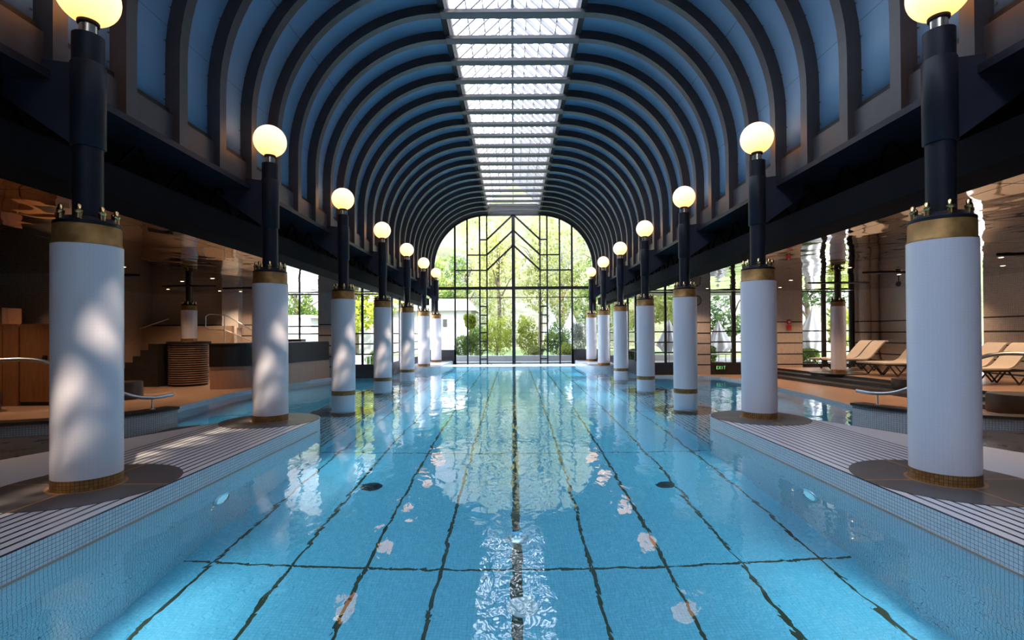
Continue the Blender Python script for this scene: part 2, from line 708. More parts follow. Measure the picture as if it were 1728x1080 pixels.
def mk_globe():
    t = NT('lit_opal_glass')
    _, x, y, z = t.coord()
    # the lamp sits low in the opal globe: yellower near the fitting
    f = t.math('MULTIPLY_ADD', z, 1.6, 0.5)
    c = t.ramp(f, [(0.05, (1.0, 0.36, 0.09)), (0.45, (1.0, 0.52, 0.23)), (0.95, (1.0, 0.60, 0.36))])
    return t.pbr((0.8, 0.75, 0.6), 0.2, emit=c, estr=GLOBE)


GLOBE = 1.6
M['globe'] = mk_globe()


def emissive(name, c, s):
    t = NT(name)
    n = t.noise(3.0, 1.0, vec=t.coord()[0])
    cc = t.ramp(n, [(0, tuple(q * .97 for q in c)), (1, c)])
    return t.pbr(c, 0.4, emit=cc, estr=s)


M['pool_lamp'] = emissive('lit_underwater_lens', (0.35, 0.7, 0.85), 0.3)
M['downlight'] = emissive('lit_downlight', (1.0, 0.66, 0.35), 8.0)
M['exit'] = emissive('green_exit_letters', (0.20, 0.75, 0.25), 0.35)


def mk_leaf(name, a, b, c_):
    t = NT(name)
    g = t.n('ShaderNodeNewGeometry')
    n = t.noise(1.2, 3, vec=t.coord()[0])
    r = t.math('MULTIPLY_ADD', n, 0.8, t.math('MULTIPLY', g.outputs['Random Per Island'], 0.35))
    col = t.ramp(r, [(0.3, a), (0.55, b), (0.85, c_)])
    d = t.n('ShaderNodeBsdfDiffuse')
    tl = t.n('ShaderNodeBsdfTranslucent')
    t.l(col, d.inputs[0])
    t.l(col, tl.inputs[0])
    mx = t.n('ShaderNodeMixShader')
    mx.inputs[0].default_value = 0.45
    t.l(d.outputs[0], mx.inputs[1])
    t.l(tl.outputs[0], mx.inputs[2])
    t.l(mx.outputs[0], t.out.inputs[0])
    return t.m


LEAF = [mk_leaf('pale_yellow_green_leaves', (0.150, 0.180, 0.053), (0.300, 0.315, 0.105), (0.495, 0.465, 0.180)),
        mk_leaf('fresh_green_leaves', (0.053, 0.105, 0.030), (0.120, 0.195, 0.045), (0.285, 0.330, 0.075)),
        mk_leaf('dark_green_leaves', (0.030, 0.068, 0.030), (0.068, 0.120, 0.045), (0.135, 0.195, 0.068)),
        mk_leaf('bright_lime_leaves', (0.173, 0.222, 0.030), (0.292, 0.339, 0.044), (0.389, 0.398, 0.060)),
        mk_leaf('grey_green_leaves', (0.120, 0.150, 0.105), (0.210, 0.240, 0.180), (0.330, 0.330, 0.255))]
M['bark'] = simple('grey_brown_bark', (0.10, 0.075, 0.05), 0.8, var=0.4, scale=12)


def mk_hill():
    t = NT('wooded_hillside')
    c, x, y, z = t.coord()
    n = t.noise(0.11, 6, 0.65, c)
    n2 = t.noise(0.035, 3, 0.5, c)
    n3 = t.noise(0.6, 6, 0.7, c)
    f = t.math('MULTIPLY_ADD', n3, 0.5, t.math('MULTIPLY', n, 0.6))
    green = t.ramp(f, [(0.36, (0.035, 0.048, 0.02)), (0.52, (0.085, 0.092, 0.036)), (0.68, (0.17, 0.15, 0.075))])
    rock = t.ramp(n3, [(0.3, (0.09, 0.083, 0.085)), (0.7, (0.20, 0.185, 0.19))])
    m = t.ramp(n2, [(0.50, (0, 0, 0)), (0.60, (1, 1, 1))])
    return t.pbr(t.mix(m, green, rock), 0.9, normal=t.bump(f, 1.0, 2.5))


M['hill'] = mk_hill()


def mk_canvas():
    t = NT('white_parasol_canvas')
    n = t.noise(3.0, 2, vec=t.coord()[0])
    col = t.ramp(n, [(0.3, (0.70, 0.69, 0.70)), (0.7, (0.80, 0.79, 0.80))])
    d = t.n('ShaderNodeBsdfDiffuse')
    tl = t.n('ShaderNodeBsdfTranslucent')
    t.l(col, d.inputs[0])
    t.l(col, tl.inputs[0])
    mx = t.n('ShaderNodeMixShader')
    mx.inputs[0].default_value = 0.5
    t.l(d.outputs[0], mx.inputs[1])
    t.l(tl.outputs[0], mx.inputs[2])
    t.l(mx.outputs[0], t.out.inputs[0])
    return t.m


M['canvas'] = mk_canvas()


def mk_lawn():
    t = NT('sunny_lawn')
    c, x, y, z = t.coord()
    n = t.noise(1.5, 6, 0.7, c)
    col = t.ramp(n, [(0.3, (0.06, 0.10, 0.02)), (0.7, (0.16, 0.20, 0.05))])
    return t.pbr(col, 0.9)


M['lawn'] = mk_lawn()
M['terrace'] = simple('pale_terrace_paving', (0.36, 0.34, 0.32), 0.7, var=0.1, scale=2)
M['facade_white'] = simple('white_render', (0.42, 0.42, 0.42), 0.8, var=0.04)
M['canvas'] = None
M['concrete'] = simple('grey_concrete', (0.30, 0.30, 0.30), 0.8)

# ------------------------------------------------------------------ pool structure
# striped decks with rounded end round the second column
YB = -13.0


def deck_outline(sg):
    pts = [(3.85, YB), (3.85, YK[1])]
    for i in range(1, 13):
        a = PI - PI * i / 12 * 0.62
        pts.append((XC + 0.9 * math.cos(a), YK[1] + 0.9 * math.sin(a)))
    pts += [(5.72, 9.4), (6.28, 8.14), (6.72, 7.2), (7.1, 6.2), (7.1, YB)]
    return [(sg * x, y) for x, y in pts]


def island_outline(sg):
    pts = [(3.85, YF - 0.06), (3.85, YK[5])]
    for i in range(1, 17):
        a = PI + PI * i / 16
        pts.append((XC + 0.9 * math.cos(a), YK[5] + 0.9 * math.sin(a)))
    pts += [(5.65, YF - 0.06)]
    return [(sg * x, y) for x, y in pts]


for sg, side in ((-1, 'left'), (1, 'right')):
    m = MB().prism(deck_outline(sg), -2.4, 0.0, 0, 1)
    struct(m.build('floor', [M['deck'], M['mosaic_wall']]), 'striped pool deck beside the %s row of columns' % side, 'pool deck')
    m = MB().prism(island_outline(sg), -2.4, 0.0, 0, 1)
    struct(m.build('floor', [M['deck'], M['mosaic_wall']]), 'small white %s platform below the tall end window' % side, 'platform')
    # dark slate strip outside the deck, beyond the curved low wall
    pts = [(7.1, YB), (7.1, 6.2), (6.72, 7.2), (6.40, 7.85), (6.95, 8.75), (7.4, 8.85), (8.7, 8.35), (11.0, 8.1), (11.0, YB)]
    struct(MB().prism([(sg * x, y) for x, y in pts], -2.4, -0.035).build('floor', [M['stone_grey']]), 'dark slate floor outside the %s striped deck' % side, 'floor')
    # submerged shelf under columns three to five
    m = MB().box(min(sg * 3.85, sg * 5.7), max(sg * 3.85, sg * 5.7), YK[1] + 0.2, YK[5] - 0.3, -2.4, WZ - 1.52)
    struct(m.build('floor', [M['shelf']]), 'submerged striped shelf in the pool on the %s' % side, 'pool shelf')
    # warm floor of the aisle: outside the side pool
    if sg < 0:
        pts = [(7.0, 10.3), (8.55, 11.4), (8.6, 12.9), (8.8, 14.8), (8.95, 16.0), (8.87, 17.3), (8.6, 19.5), (7.8, 21.7), (7.8, YW), (XW, YW), (XW, YB), (11.0, YB), (11.0, 8.1), (8.7, 8.35), (7.5, 9.2)]
    else:
        pts = [(7.0, 10.3), (7.75, 11.0), (8.3, 12.3), (8.6, 14.5), (8.7, 16.7), (8.7, 19.0), (8.55, 20.9), (8.0, 21.4), (5.6, 21.75), (5.6, YW), (XW, YW), (XW, YB), (11.0, YB), (11.0, 8.1), (8.7, 8.35), (7.5, 9.2)]
    struct(MB().prism([(sg * x, y) for x, y in pts], -2.4, -0.16, 0, 1).build('floor', [M['warm_floor'], M['mosaic_wall']]),
           'terracotta floor of the %s aisle round the side pool' % side, 'floor')
    # underside of the pool
struct(MB().box(-16, 16, YB, YF, -2.9, WZ - DEPTH).build('floor', [M['pool_floor']]), 'turquoise mosaic pool bottom with dark lane lines', 'pool floor')
wat = MB().box(-9.6, 9.6, YB - 0.3, YF + 0.03, -2.6, WZ).build('pool_water', [M['water']])
tag(wat, 'clear rippled pool water filling the long pool and its side pools', 'water', kind='stuff')
struct(MB().box(-16, 16, YB - 0.2, YB, -2.9, 4.6).box(-6.1, 6.1, YB - 0.2, YB, 4.6, 10.9).build('wall_back', [M['wall_plain']]))

# thin orange-beige course just above the waterline on the deck faces
for sg in (-1, 1):
    x0, x1 = sorted((sg * 3.843, sg * 3.90))
    struct(MB().box(x0, x1, YB, YK[1], WZ - 0.005, WZ + 0.018).build('trim_1', [M['bar_base']]))

# underwater lamps on the pool walls
lampM = None
for i in (0,):
    for sg in (-1, 1):
        y = 6.6 + DZ * i
        nm = {-1: 'closest to the camera', 0: 'between the first and second column', 1: 'near the rounded deck end'}[i]
        sd = 'left' if sg < 0 else 'right'
        if y > YK[1]:
            continue
        t = thing('underwater_lamp', 'round underwater lamp in the %s pool wall %s' % (sd, nm), 'pool lamp', (sg * 3.85, y, -1.10), 0, 'underwater lamps')
        a = MB().lathe([(0.15, 0.0), (0.18, 0.0), None, (0.18, 0.02), (0.15, 0.028)], 32, cap=False)
        ring = a.build('lamp_ring', [M['chrome']], t)
        ring.rotation_euler = (0, -sg * PI / 2, 0)
        b = MB().lathe([(0.15, 0.0), (0.15, 0.016), (0.08, 0.035), (0.002, 0.04)], 32)
        le = b.build('lens', [M['pool_lamp']], t)
        le.rotation_euler = (0, -sg * PI / 2, 0)
# fill spots added along both walls for even light, not placed at the lamps
POOL_POWER = 50
for k in range(-2, 8):
    for sg in (-1, 1):
        y = 0.6 + DZ * k * 1.0
        l = bpy.data.lights.new('underwater_fill_light', 'SPOT')
        l.spot_size = math.radians(160)
        l.spot_blend = 0.6
        l.shadow_soft_size = 0.0
        l.energy = POOL_POWER * (1 if k < 3 else 2.2)
        l.color = (0.75, 0.95, 1.0)
        o = bpy.data.objects.new('underwater_fill_light', l)
        COL.objects.link(o)
        o.location = (sg * 3.72, y, -1.0)
        o.rotation_euler = (0, math.radians(72 * sg), 0)

for sg in (-1, 1):  # fill spots added to brighten the side pools, no fixtures there
    for (x, y, pw) in ((8.4, 12.6, 1.0), (8.55, 15.6, 1.0), (8.5, 18.6, 1.0), (7.6, 21.2, .7)):
        l = bpy.data.lights.new('side_pool_fill_light', 'SPOT')
        l.spot_size = math.radians(160)
        l.spot_blend = 0.6
        l.shadow_soft_size = 0.0
        l.energy = POOL_POWER * pw * 0.45
        l.color = (0.75, 0.95, 1.0)
        o = bpy.data.objects.new('side_pool_fill_light', l)
        COL.objects.link(o)
        o.location = (sg * x, y, -0.75)
        o.rotation_euler = (0, math.radians(72 * sg), 0)

# floor inlets
for (x, y, r, mt, lab) in ((0.05, 5.19, 0.16, 'plain_white', 'pale round inlet cover on the centre lane line, nearest the camera'),
                           (0.0, 6.55, 0.13, 'chrome', 'small grey round inlet on the centre lane line'),
                           (-2.35, 8.2, 0.17, 'frame', 'dark round drain on the pool floor, left of centre'),
                           (2.45, 8.2, 0.17, 'frame', 'dark round drain on the pool floor, right of centre')):
    z = WZ - DEPTH
    o = MB().lathe([(r, 0), (r, 0.012), None, (r * 0.9, 0.022), (r * 0.55, 0.022), None, (r * 0.5, 0.03), (0.001, 0.03)], 40).build('pool_drain', [M[mt]])
    o.location = (x, y, z)
    tag(o, lab, 'drain')

# ------------------------------------------------------------------ columns
WORD = ['nearest the camera', 'on the rounded end of the striped deck', 'standing in the water just past the deck end',
        'middle one of the three standing in the water', 'standing in the water farthest from the camera',
        'on the front of the small far platform', 'closest to the tall end window']


GW = ['nearest the camera and cut by the top edge', 'second from the camera, largest one fully in view', 'third from the camera', 'fourth from the camera, middle of its row',
      'third from the far end', 'second from the far end', 'smallest, by the end window']


def column_parts(t, R, low, bands, post_r, sleeve=True, ztop=2.64, zbrass=2.86, zpost=3.76, disc=True):
    n = 72
    sh = MB().lathe([(R, bands), (R, ztop)], n).build('shaft', [M['white']], t)
    if low < 0:
        MB().lathe([(R * 1.0, low), (R * 1.0, 0.0)], n).build('submerged_shaft', [M['white']], t)
    MB().lathe([(R * 1.005, 0.0), (R * 1.005, bands)], n).build('base_band', [M['goldtile']], t)
    MB().lathe([(R * 0.99, ztop), (R * 0.99, ztop + 0.02), (R * 0.955, ztop + 0.03), (R * 0.955, zbrass - 0.02), (R * 0.93, zbrass)], n).build('brass_collar', [M['brass']], t)
    MB().lathe([(R * 0.95, zbrass), (R * 0.95, zbrass + 0.03), None, (R * 0.80, zbrass + 0.06), (R * 0.78, zbrass + 0.085), (0.01, zbrass + 0.085)], n).build('cap_plate', [M['navy']], t)
    bz = zbrass + 0.05
    k = R / 0.31 * 1.2
    for i in range(8):
        a = 2 * PI * (i + 0.5) / 8
        b = MB().lathe([(0.024 * k, 0), (0.024 * k, 0.045 * k), None, (0.030 * k, 0.045 * k), (0.030 * k, 0.07 * k), None, (0.018 * k, 0.075 * k), (0.020 * k, 0.11 * k), (0.010 * k, 0.125 * k), (0.001, 0.128 * k)], 14,
                       (0, 0, 0)).build('bolt', [M['knob']], t)
        b.location = (R * 0.80 * math.cos(a), R * 0.80 * math.sin(a), bz)
    MB().lathe([(post_r, zbrass + 0.08), (post_r, zpost)], 40).build('post', [M['navy'] if sleeve else M['bronze']], t)
    if disc:
        MB().lathe([(0.885, low if low < 0 else 0.0), (0.885, (low if low < 0 else 0.0) + 0.006)], 64, (0, 0, 0)).build('base_disc', [M['disc']], t)
    return sh


def make_column(x, y, k, sg):
    side = 'left' if sg < 0 else 'right'
    wet = k in (2, 3, 4)
    t = thing('column', 'white column with brass collar in the %s row, %s' % (side, WORD[k]), 'column', (x, y, 0.0), 0, 'white columns with brass collars')
    column_parts(t, 0.318, (WZ - 1.52) if wet else 0.0, 0.125, 0.138)
    MB().lathe([(0.150, 3.74), (0.162, 3.75), (0.162, 4.66), (0.152, 4.68)], 40).build('sleeve', [M['navy']], t)
    MB().lathe([(0.148, 4.66), (0.148, 4.99)], 40).build('top_tube', [M['navy']], t)
    # gusset arm reaching out to the beam
    m = MB()
    pts = [(0.10, 3.76), (0.95, 4.36), (1.10, 4.52), (1.02, 4.76), (0.10, 4.64)]
    n = len(pts)
    vs = [(sg * a, yy, b) for yy in (-0.125, 0.125) for a, b in pts]
    fs = [tuple(range(n)), tuple(reversed(range(n, 2 * n)))] + [(i, n + i, n + (i + 1) % n, (i + 1) % n) for i in range(n)]
    m.add(vs, fs)
    m.build('bracket_arm', [M['arm']], t)
    # globe lamp on top
    L = thing('globe_lamp', 'lit globe lamp, %s row, %s' % (side, GW[k]), 'lamp', (x, y, 4.99), 0, 'round globe lamps on the column posts')
    MB().lathe([(0.085, 0.0), (0.085, 0.13)], 32).build('neck', [M['nickel']], L)
    MB().lathe([(0.10, 0.13), (0.105, 0.14), (0.105, 0.165), (0.10, 0.175)], 32).build('holder_ring', [M['slot']], L)
    prof = []
    for i in range(25):
        a = math.radians(-71 + (161 * i / 24))
        prof.append((max(0.001, 0.30 * math.cos(a)), 0.30 * math.sin(a)))
    g = MB().lathe(prof, 48, cap=False).build('globe', [M['globe']], L)
    g.location = (0, 0, 0.45)
    pl = bpy.data.lights.new('globe_light', 'POINT')
    pl.energy = GLOBE_W
    pl.color = (1.0, 0.62, 0.28)
    pl.shadow_soft_size = 0.31
    po = bpy.data.objects.new('globe_light', pl)
    COL.objects.link(po)
    po.location = (x, y, 5.44)


GLOBE_W = 17
for k in range(7):
    for sg in (-1, 1):
        make_column(sg * XC, YK[k], k, sg)

# ------------------------------------------------------------------ vault
def arc_profile(off, half=False, nseg=22, zlow=ZL, xtop=None):
    """right half of the vault profile from foot to crown, offset outwards"""
    pts = [(XR + off, zlow), (XR + off, ZS)]
    for i in range(1, nseg + 1):
        a = PI / 2 * i / nseg
        pts.append((FLAT + (RAD + off) * math.cos(a), ZS + (RAD + off) * math.sin(a)))
    return pts


# blue shell, left and right halves
for sg, side in ((-1, 'left'), (1, 'right')):
    m = MB()
    inner = [p for p in arc_profile(0.22, zlow=5.07)] + [(1.64, HT + 0.22)]
    outer = [p for p in arc_profile(0.34, zlow=5.07)] + [(1.64, HT + 0.34)]
    n = len(inner)
    y0, y1 = YB, YF - 0.05
    vs = [(sg * a, y, b) for y in (y0, y1) for a, b in inner + outer[::-1]]
    N = 2 * n
    fs = [(i, (i + 1) % N, N + (i + 1) % N, N + i) for i in range(N)]
    if sg > 0:
        fs = [tuple(reversed(f)) for f in fs]
    m.add(vs, fs)
    o = m.build('ceiling', [M['panel']])
    for p in o.data.polygons:
        p.use_smooth = True
    struct(o, 'blue curved vault cladding on the %s between the dark ribs' % side, 'ceiling')
    # upstand below the cladding and a black slot
    x0, x1 = sorted((sg * (XR + 0.10), sg * (XR + 0.34)))
    struct(MB().box(x0, x1, YB, YF, ZL - 0.02, 4.99).build('wall_' + side, [M['rib']]))
    x0, x1 = sorted((sg * (XR + 0.16), sg * (XR + 0.30)))
    struct(MB().box(x0, x1, YB, YF, 4.97, 5.09).build('trim_2', [M['slot']]))
    # main edge beam: top flange, recessed web, bottom chord
    g = thing('edge_beam', 'long dark steel beam above the %s row of columns' % side, 'beam', (0, 0, 0))
    x0, x1 = sorted((sg * XR, sg * 6.0))
    MB().box(x0, x1, YB, YF - 0.02, ZL - 0.09, ZL).build('top_flange', [M['navy']], g)
    x0, x1 = sorted((sg * 5.88, sg * 6.0))
    MB().box(x0, x1, YB, YF - 0.02, 3.9, ZL - 0.08).build('web', [M['chord']], g)
    x0, x1 = sorted((sg * 5.32, sg * 6.0))
    MB().box(x0, x1, YB, YF - 0.02, ZC, 3.92).build('bottom_chord', [M['chord']], g)
    m = MB()
    yy = YB
    while yy < YF - 1.2:
        m.bar((sg * 5.60, yy, 3.9), (sg * 5.60, yy + 0.52, ZL - 0.05), 0.05, 0.05)
        m.bar((sg * 5.60, yy + 0.52, ZL - 0.05), (sg * 5.60, yy + 1.05, 3.9), 0.05, 0.05)
        yy += DZ / 4
    m.build('lattice', [M['chord']], g)
    # roof slab over the vault shoulders keeps daylight out
    # black curb along the skylight
    x0, x1 = sorted((sg * 1.60, sg * 1.74))
    struct(MB().box(x0, x1, YB, YF - 0.05, HT + 0.08, HT + 0.50).build('trim_3', [M['slot']]))

# ribs, four to a bay
RIBW = 0.19
inn = arc_profile(0.0)
out = arc_profile(0.235)
n = len(inn)
halves = []
for sg in (-1, 1):
    vs = [(sg * a, y, b) for y in (-RIBW / 2, RIBW / 2) for a, b in inn + out[::-1]]
    N = 2 * n
    fs = [(i, (i + 1) % N, N + (i + 1) % N, N + i) for i in range(N)]
    for s_ in (0, 1):
        for i in range(n - 1):
            a, b, c, d = s_ * N + i, s_ * N + i + 1, s_ * N + N - 2 - i, s_ * N + N - 1 - i
            fs.append((a, b, c, d) if s_ else (d, c, b, a))
    if sg > 0:
        fs = [tuple(reversed(f)) for f in fs]
    halves.append(MB().add(vs, fs))
cross = MB().box(-FLAT - 0.005, FLAT + 0.005, -0.13, 0.13, HT, HT + 0.085)
proto = None
PAIR = ['nearest', 'second', 'third', 'fourth', 'fifth', 'sixth', 'last']
rib_i = 0
k = -5
while True:
    y = YK[0] + k * DZ / 4
    if y > YF - 0.3:
        break
    b, q = divmod(k, 4)
    if b < 0:
        lab = 'dark arched vault rib in front of the nearest pair of globe lamps'
        if b == -1 and q:
            lab = ['', 'dark arched vault rib three spaces in front of the nearest lamps', 'dark arched vault rib two spaces in front of the nearest lamps',
                   'dark arched vault rib one space in front of the nearest lamps'][q]
    else:
        lab = ['dark arched vault rib directly above the %s pair of globe lamps', 'dark arched vault rib just beyond the %s pair of globe lamps',
               'dark arched vault rib two spaces beyond the %s pair of globe lamps', 'dark arched vault rib three spaces beyond the %s pair of globe lamps'][q] % PAIR[min(b, 6)]
    if proto is None:
        proto = thing('arch_rib', lab, 'roof rib', (0, y, 0), 0, 'arched ribs of the vault')
        for hm in halves:
            hm.build('curved_leg', [M['rib']], proto)
        cross.build('crossbar', [M['crossbar']], proto)
    else:
        dup(proto, (0, y, 0), 0, lab)
    k += 1

# bolts along the cladding edges are a fine line of studs: stuff
m = MB()
for k in range(-4, 26):
    y = YK[0] + k * DZ / 4 - RIBW / 2 - 0.035
    if y > 24:
        break
    for sg in (-1, 1):
        for (a, b), (c, d) in list(zip(arc_profile(0.215), arc_profile(0.19)))[2:16:2]:
            m.bar((sg * a, y, b), (sg * c, y, d), 0.02, 0.02)
        for zz in (5.22, 5.6):
            m.box(*sorted((sg * (XR + 0.20), sg * (XR + 0.22))), y - 0.01, y + 0.01, zz - 0.01, zz + 0.01)
o = m.build('cladding_studs', [M['nickel']])
tag(o, 'tiny metal studs along the edges of the blue vault cladding', 'studs', kind='stuff')

# skylight lantern
g = bpy.data.objects.new('window_9', None)
COL.objects.link(g)
struct(g, 'long glazed skylight along the crown of the vault', 'skylight')
EA, RG, XE = HT + 0.62, HT + 2.15, 1.62
m = MB()
y = YB
while y < YF - 0.1:
    for sg in (-1, 1):
        m.bar((sg * XE, y, EA), (0, y, RG), 0.10, 0.07, up=(0, 1, 0))
    y += DZ / 8
for sg in (-1, 1):
    for f in (0.25, 0.5, 0.75):
        m.bar((sg * XE * (1 - f), YB, EA + (RG - EA) * f), (sg * XE * (1 - f), YF, EA + (RG - EA) * f), 0.03, 0.04)
    m.bar((sg * XE, YB, EA), (sg * XE, YF, EA), 0.07, 0.07)
    m.bar((sg * XE, YB, HT + 0.52), (sg * XE, YF, HT + 0.52), 0.06, 0.06)
m.bar((0, YB, RG), (0, YF, RG), 0.09, 0.12)
m.bar((0, YB, HT + 0.6), (0, YF, HT + 0.6), 0.03, 0.05)
m.build('skylight_frame', [M['rafter']], g)
m = MB()
for sg in (-1, 1):
    m.add([(sg * XE, YB, EA + .04), (sg * XE, YF, EA + .04), (0, YF, RG + .04), (0, YB, RG + .04)], [(0, 1, 2, 3)])
    m.add([(sg * XE, YB, HT + .5), (sg * XE, YF, HT + .5), (sg * XE, YF, EA + .04), (sg * XE, YB, EA + .04)], [(0, 1, 2, 3)])
m.build('pane', [M['glass']], g)
# gable ends of the lantern
for yy in (YB, YF - 0.02):
    struct(MB().add([(-XE, yy, HT + .5), (XE, yy, HT + .5), (XE, yy, EA), (0, yy, RG), (-XE, yy, EA)], [(0, 1, 2, 3, 4)]).build('window_11', [M['glass']]))

# ------------------------------------------------------------------ end facade
g = bpy.data.objects.new('window_1', None)
COL.objects.link(g)
g.location = (0, YF, 0)
struct(g, 'tall arched end window with dark steel bars and chevrons', 'window')
m = MB()
zb = WZ - 0.3


def ztop_at(x):
    x = abs(x)
    if x <= FLAT:
        return HT
    return ZS + math.sqrt(max(0, RAD ** 2 - (x - FLAT) ** 2))


for xv, wv in ((0, 0.21), (1.68, 0.085), (2.13, 0.095), (2.92, 0.095), (3.70, 0.11)):
    for sg in ((1,) if xv == 0 else (-1, 1)):
        m.box(sg * xv - wv / 2, sg * xv + wv / 2, -0.05, 0.05, zb, ztop_at(xv))
m.box(-5.2, 5.2, -0.07, 0.07, 4.49, 4.67)
m.box(-5.2, 5.2, -0.04, 0.04, 3.955, 4.005)
for z in (3.42, 2.87, 2.33, 1.77, 1.22, 0.66, 0.10):
    for sg in (-1, 1):
        m.box(*sorted((sg * 1.68, sg * 2.13)), -0.04, 0.04, z - 0.038, z + 0.038)
for za, zz, xo in ((9.17, 7.65, 2.13), (8.18, 6.68, 2.92), (7.23, 5.71, 3.70)):
    for sg in (-1, 1):
        m.bar((sg * 0.02, 0, za + 0.05), (sg * 1.68, 0, zz), 0.10, 0.10)
        m.box(*sorted((sg * 1.66, sg * xo)), -0.035, 0.035, zz - 0.04, zz + 0.04)
# arch rim
rim = arc_profile(0.0)
pts = [(a, 0, b) for a, b in rim] + [(-a, 0, b) for a, b in rim[::-1]]
for i in range(len(pts) - 1):
    m.bar(pts[i], pts[i + 1], 0.12, 0.10, up=(0, 1, 0))
for sg in (-1, 1):
    m.box(*sorted((sg * 5.02, sg * 5.2)), -0.06, 0.06, zb, 4.6)
m.build('window_frame', [M['frame']], g)
m = MB()
for sg in (-1, 1):
    m.box(*sorted((sg * 3.66, sg * 5.66)), -0.05, 0.02, zb, 0.70)
m.build('base_panel', [M['charcoal']], g)
pl = [(a, b) for a, b in rim]
poly = [(-a, -0.01, b) for a, b in ([(XR, zb)] + pl[1:])][::-1]
poly = [(a, -0.01, b) for a, b in [(XR, zb)] + pl[1:]] + poly
MB().add(poly, [tuple(range(len(poly)))]).build('pane', [M['glass']], g)
# wall around the arch, above and beside it
m = MB()
n = len(rim)
for sg in (-1, 1):
    for i in range(n - 1):
        (a, b), (c, d) = rim[i], rim[i + 1]
        oa, ob = (XR + 1.2, b), (XR + 1.2, d)
        m.add([(sg * a, YF, b), (sg * (XR + 1.2), YF, b), (sg * (XR + 1.2), YF, d), (sg * c, YF, d)], [(0, 1, 2, 3)])
m.box(-XR - 1.2, XR + 1.2, YF, YF + 0.1, HT, HT + 0.7)
struct(m.build('wall_end', [M['rib']]))

# side glazing of the projecting part between the aisle wall and the end window
for sg, side, wn_ in ((-1, 'left', 'window_2'), (1, 'right', 'window_3')):
    g = bpy.data.objects.new(wn_, None)
    COL.objects.link(g)
    g.location = (sg * 5.72, 0, 0)
    struct(g, 'low %s side window between the far columns and the garden' % side, 'window')
    m = MB()
    ys = [YW + (YF - YW) * i / 6 for i in range(7)]
    for y in ys:
        m.box(-0.045, 0.045, y - 0.05, y + 0.05, zb, ZC + 0.02)
    for z in (0.34, 0.81, 1.26, 1.72, 3.42):
        m.box(-0.03, 0.03, YW, YF, z - 0.025, z + 0.025)
    m.build('window_frame', [M['frame']], g)
    MB().box(-0.04, 0.04, YW, YF, zb, 0.34).build('base_panel', [M['charcoal']], g)
    MB().add([(0, YW, .3), (0, YF, .3), (0, YF, ZC), (0, YW, ZC)], [(0, 1, 2, 3)]).build('pane', [M['glass']], g)

# ------------------------------------------------------------------ aisles: ceilings, walls, windows
for sg, side in ((-1, 'left'), (1, 'right')):
    x0, x1 = sorted((sg * 5.98, sg * (XW + 0.3)))
    struct(MB().box(x0, x1, YB, YW, ZC, ZC + 0.25).build('ceiling', [M['mirror']]), 'rippled mirror ceiling of the %s aisle' % side, 'ceiling')
    x0, x1 = sorted((sg * 5.98, sg * 6.3))
    struct(MB().box(x0, x1, YB, YF, 3.75, ZL + 0.05).build('ceiling', [M['navy']]))


def wall_with_openings(name, x0, x1, y, openings, mat, thick=0.35, z0=-0.4, z1=ZC + 0.1):
    """solid piers plus spandrels; openings: (xa, xb, za, zb)"""
    m = MB()
    xs = x0
    for xa, xb, za, zb_ in sorted(openings):
        m.box(xs, xa, y, y + thick, z0, z1)
        if za > z0:
            m.box(xa, xb, y, y + thick, z0, za)
        if zb_ < z1:
            m.box(xa, xb, y, y + thick, zb_, z1)
        xs = xb
    m.box(xs, x1, y, y + thick, z0, z1)
    return struct(m.build(name, [mat]))


def aisle_window(name, label, xa, xb, y, posts, bars, base=0.31, thick=0.09):
    g = bpy.data.objects.new(name, None)
    COL.objects.link(g)
    g.location = ((xa + xb) / 2, y, 0)
    cx = (xa + xb) / 2
    struct(g, label, 'window')
    m = MB()
    for x, wv in [(xa + 0.035, 0.07), (xb - 0.035, 0.07)] + posts:
        m.box(x - cx - wv / 2, x - cx + wv / 2, -thick / 2, thick / 2, -0.3, ZC)
    for z in bars:
        m.box(xa - cx, xb - cx, -0.03, 0.03, z - 0.027, z + 0.027)
    m.build('window_frame', [M['frame']], g)
    MB().box(xa - cx, xb - cx, -0.05, 0.03, -0.3, base).build('base_panel', [M['charcoal']], g)
    MB().add([(xa - cx, 0, base), (xb - cx, 0, base), (xb - cx, 0, ZC), (xa - cx, 0, ZC)], [(0, 1, 2, 3)]).build('pane', [M['glass']], g)
    return g


BARS = [1.72, 1.26, 0.81, 0.34, 3.45]
R_OPEN = [(5.75, 7.15, -0.4, ZC + 0.1), (8.57, 10.4, -0.4, ZC + 0.1), (12.6, 14.95, -0.4, ZC + 0.1)]
wall_with_openings('wall_end_right', 5.7, XW + 0.3, YW, R_OPEN, M['wall_mosaic'])
aisle_window('window_4', 'barred garden window behind the right row of columns in the water', 5.75, 7.15, YW + 0.15, [(6.66, 0.09)], BARS)
aisle_window('window_5', 'barred glass door to the garden over the exit sign', 8.57, 10.4, YW + 0.15, [(9.66, 0.16)], BARS)
aisle_window('window_6', 'barred garden window behind the right hand loungers', 12.6, 14.95, YW + 0.15, [(13.62, 0.17), (14.85, 0.2)], BARS, base=0.3)
L_OPEN = [(-7.2, -5.75, -0.4, ZC + 0.1), (-10.1, -8.52, -0.4, ZC + 0.1)]
wall_with_openings('wall_end_left', -XW - 0.3, -5.7, YW, L_OPEN, M['wall_mosaic'])
aisle_window('window_7', 'barred garden window behind the left row of columns in the water', -7.2, -5.75, YW + 0.15, [(-6.66, 0.09)], BARS)
aisle_window('window_8', 'bright garden window behind the curved bar', -10.1, -8.52, YW + 0.15, [(-9.42, 0.06)], [3.45, 2.05, 1.72], base=-0.2)
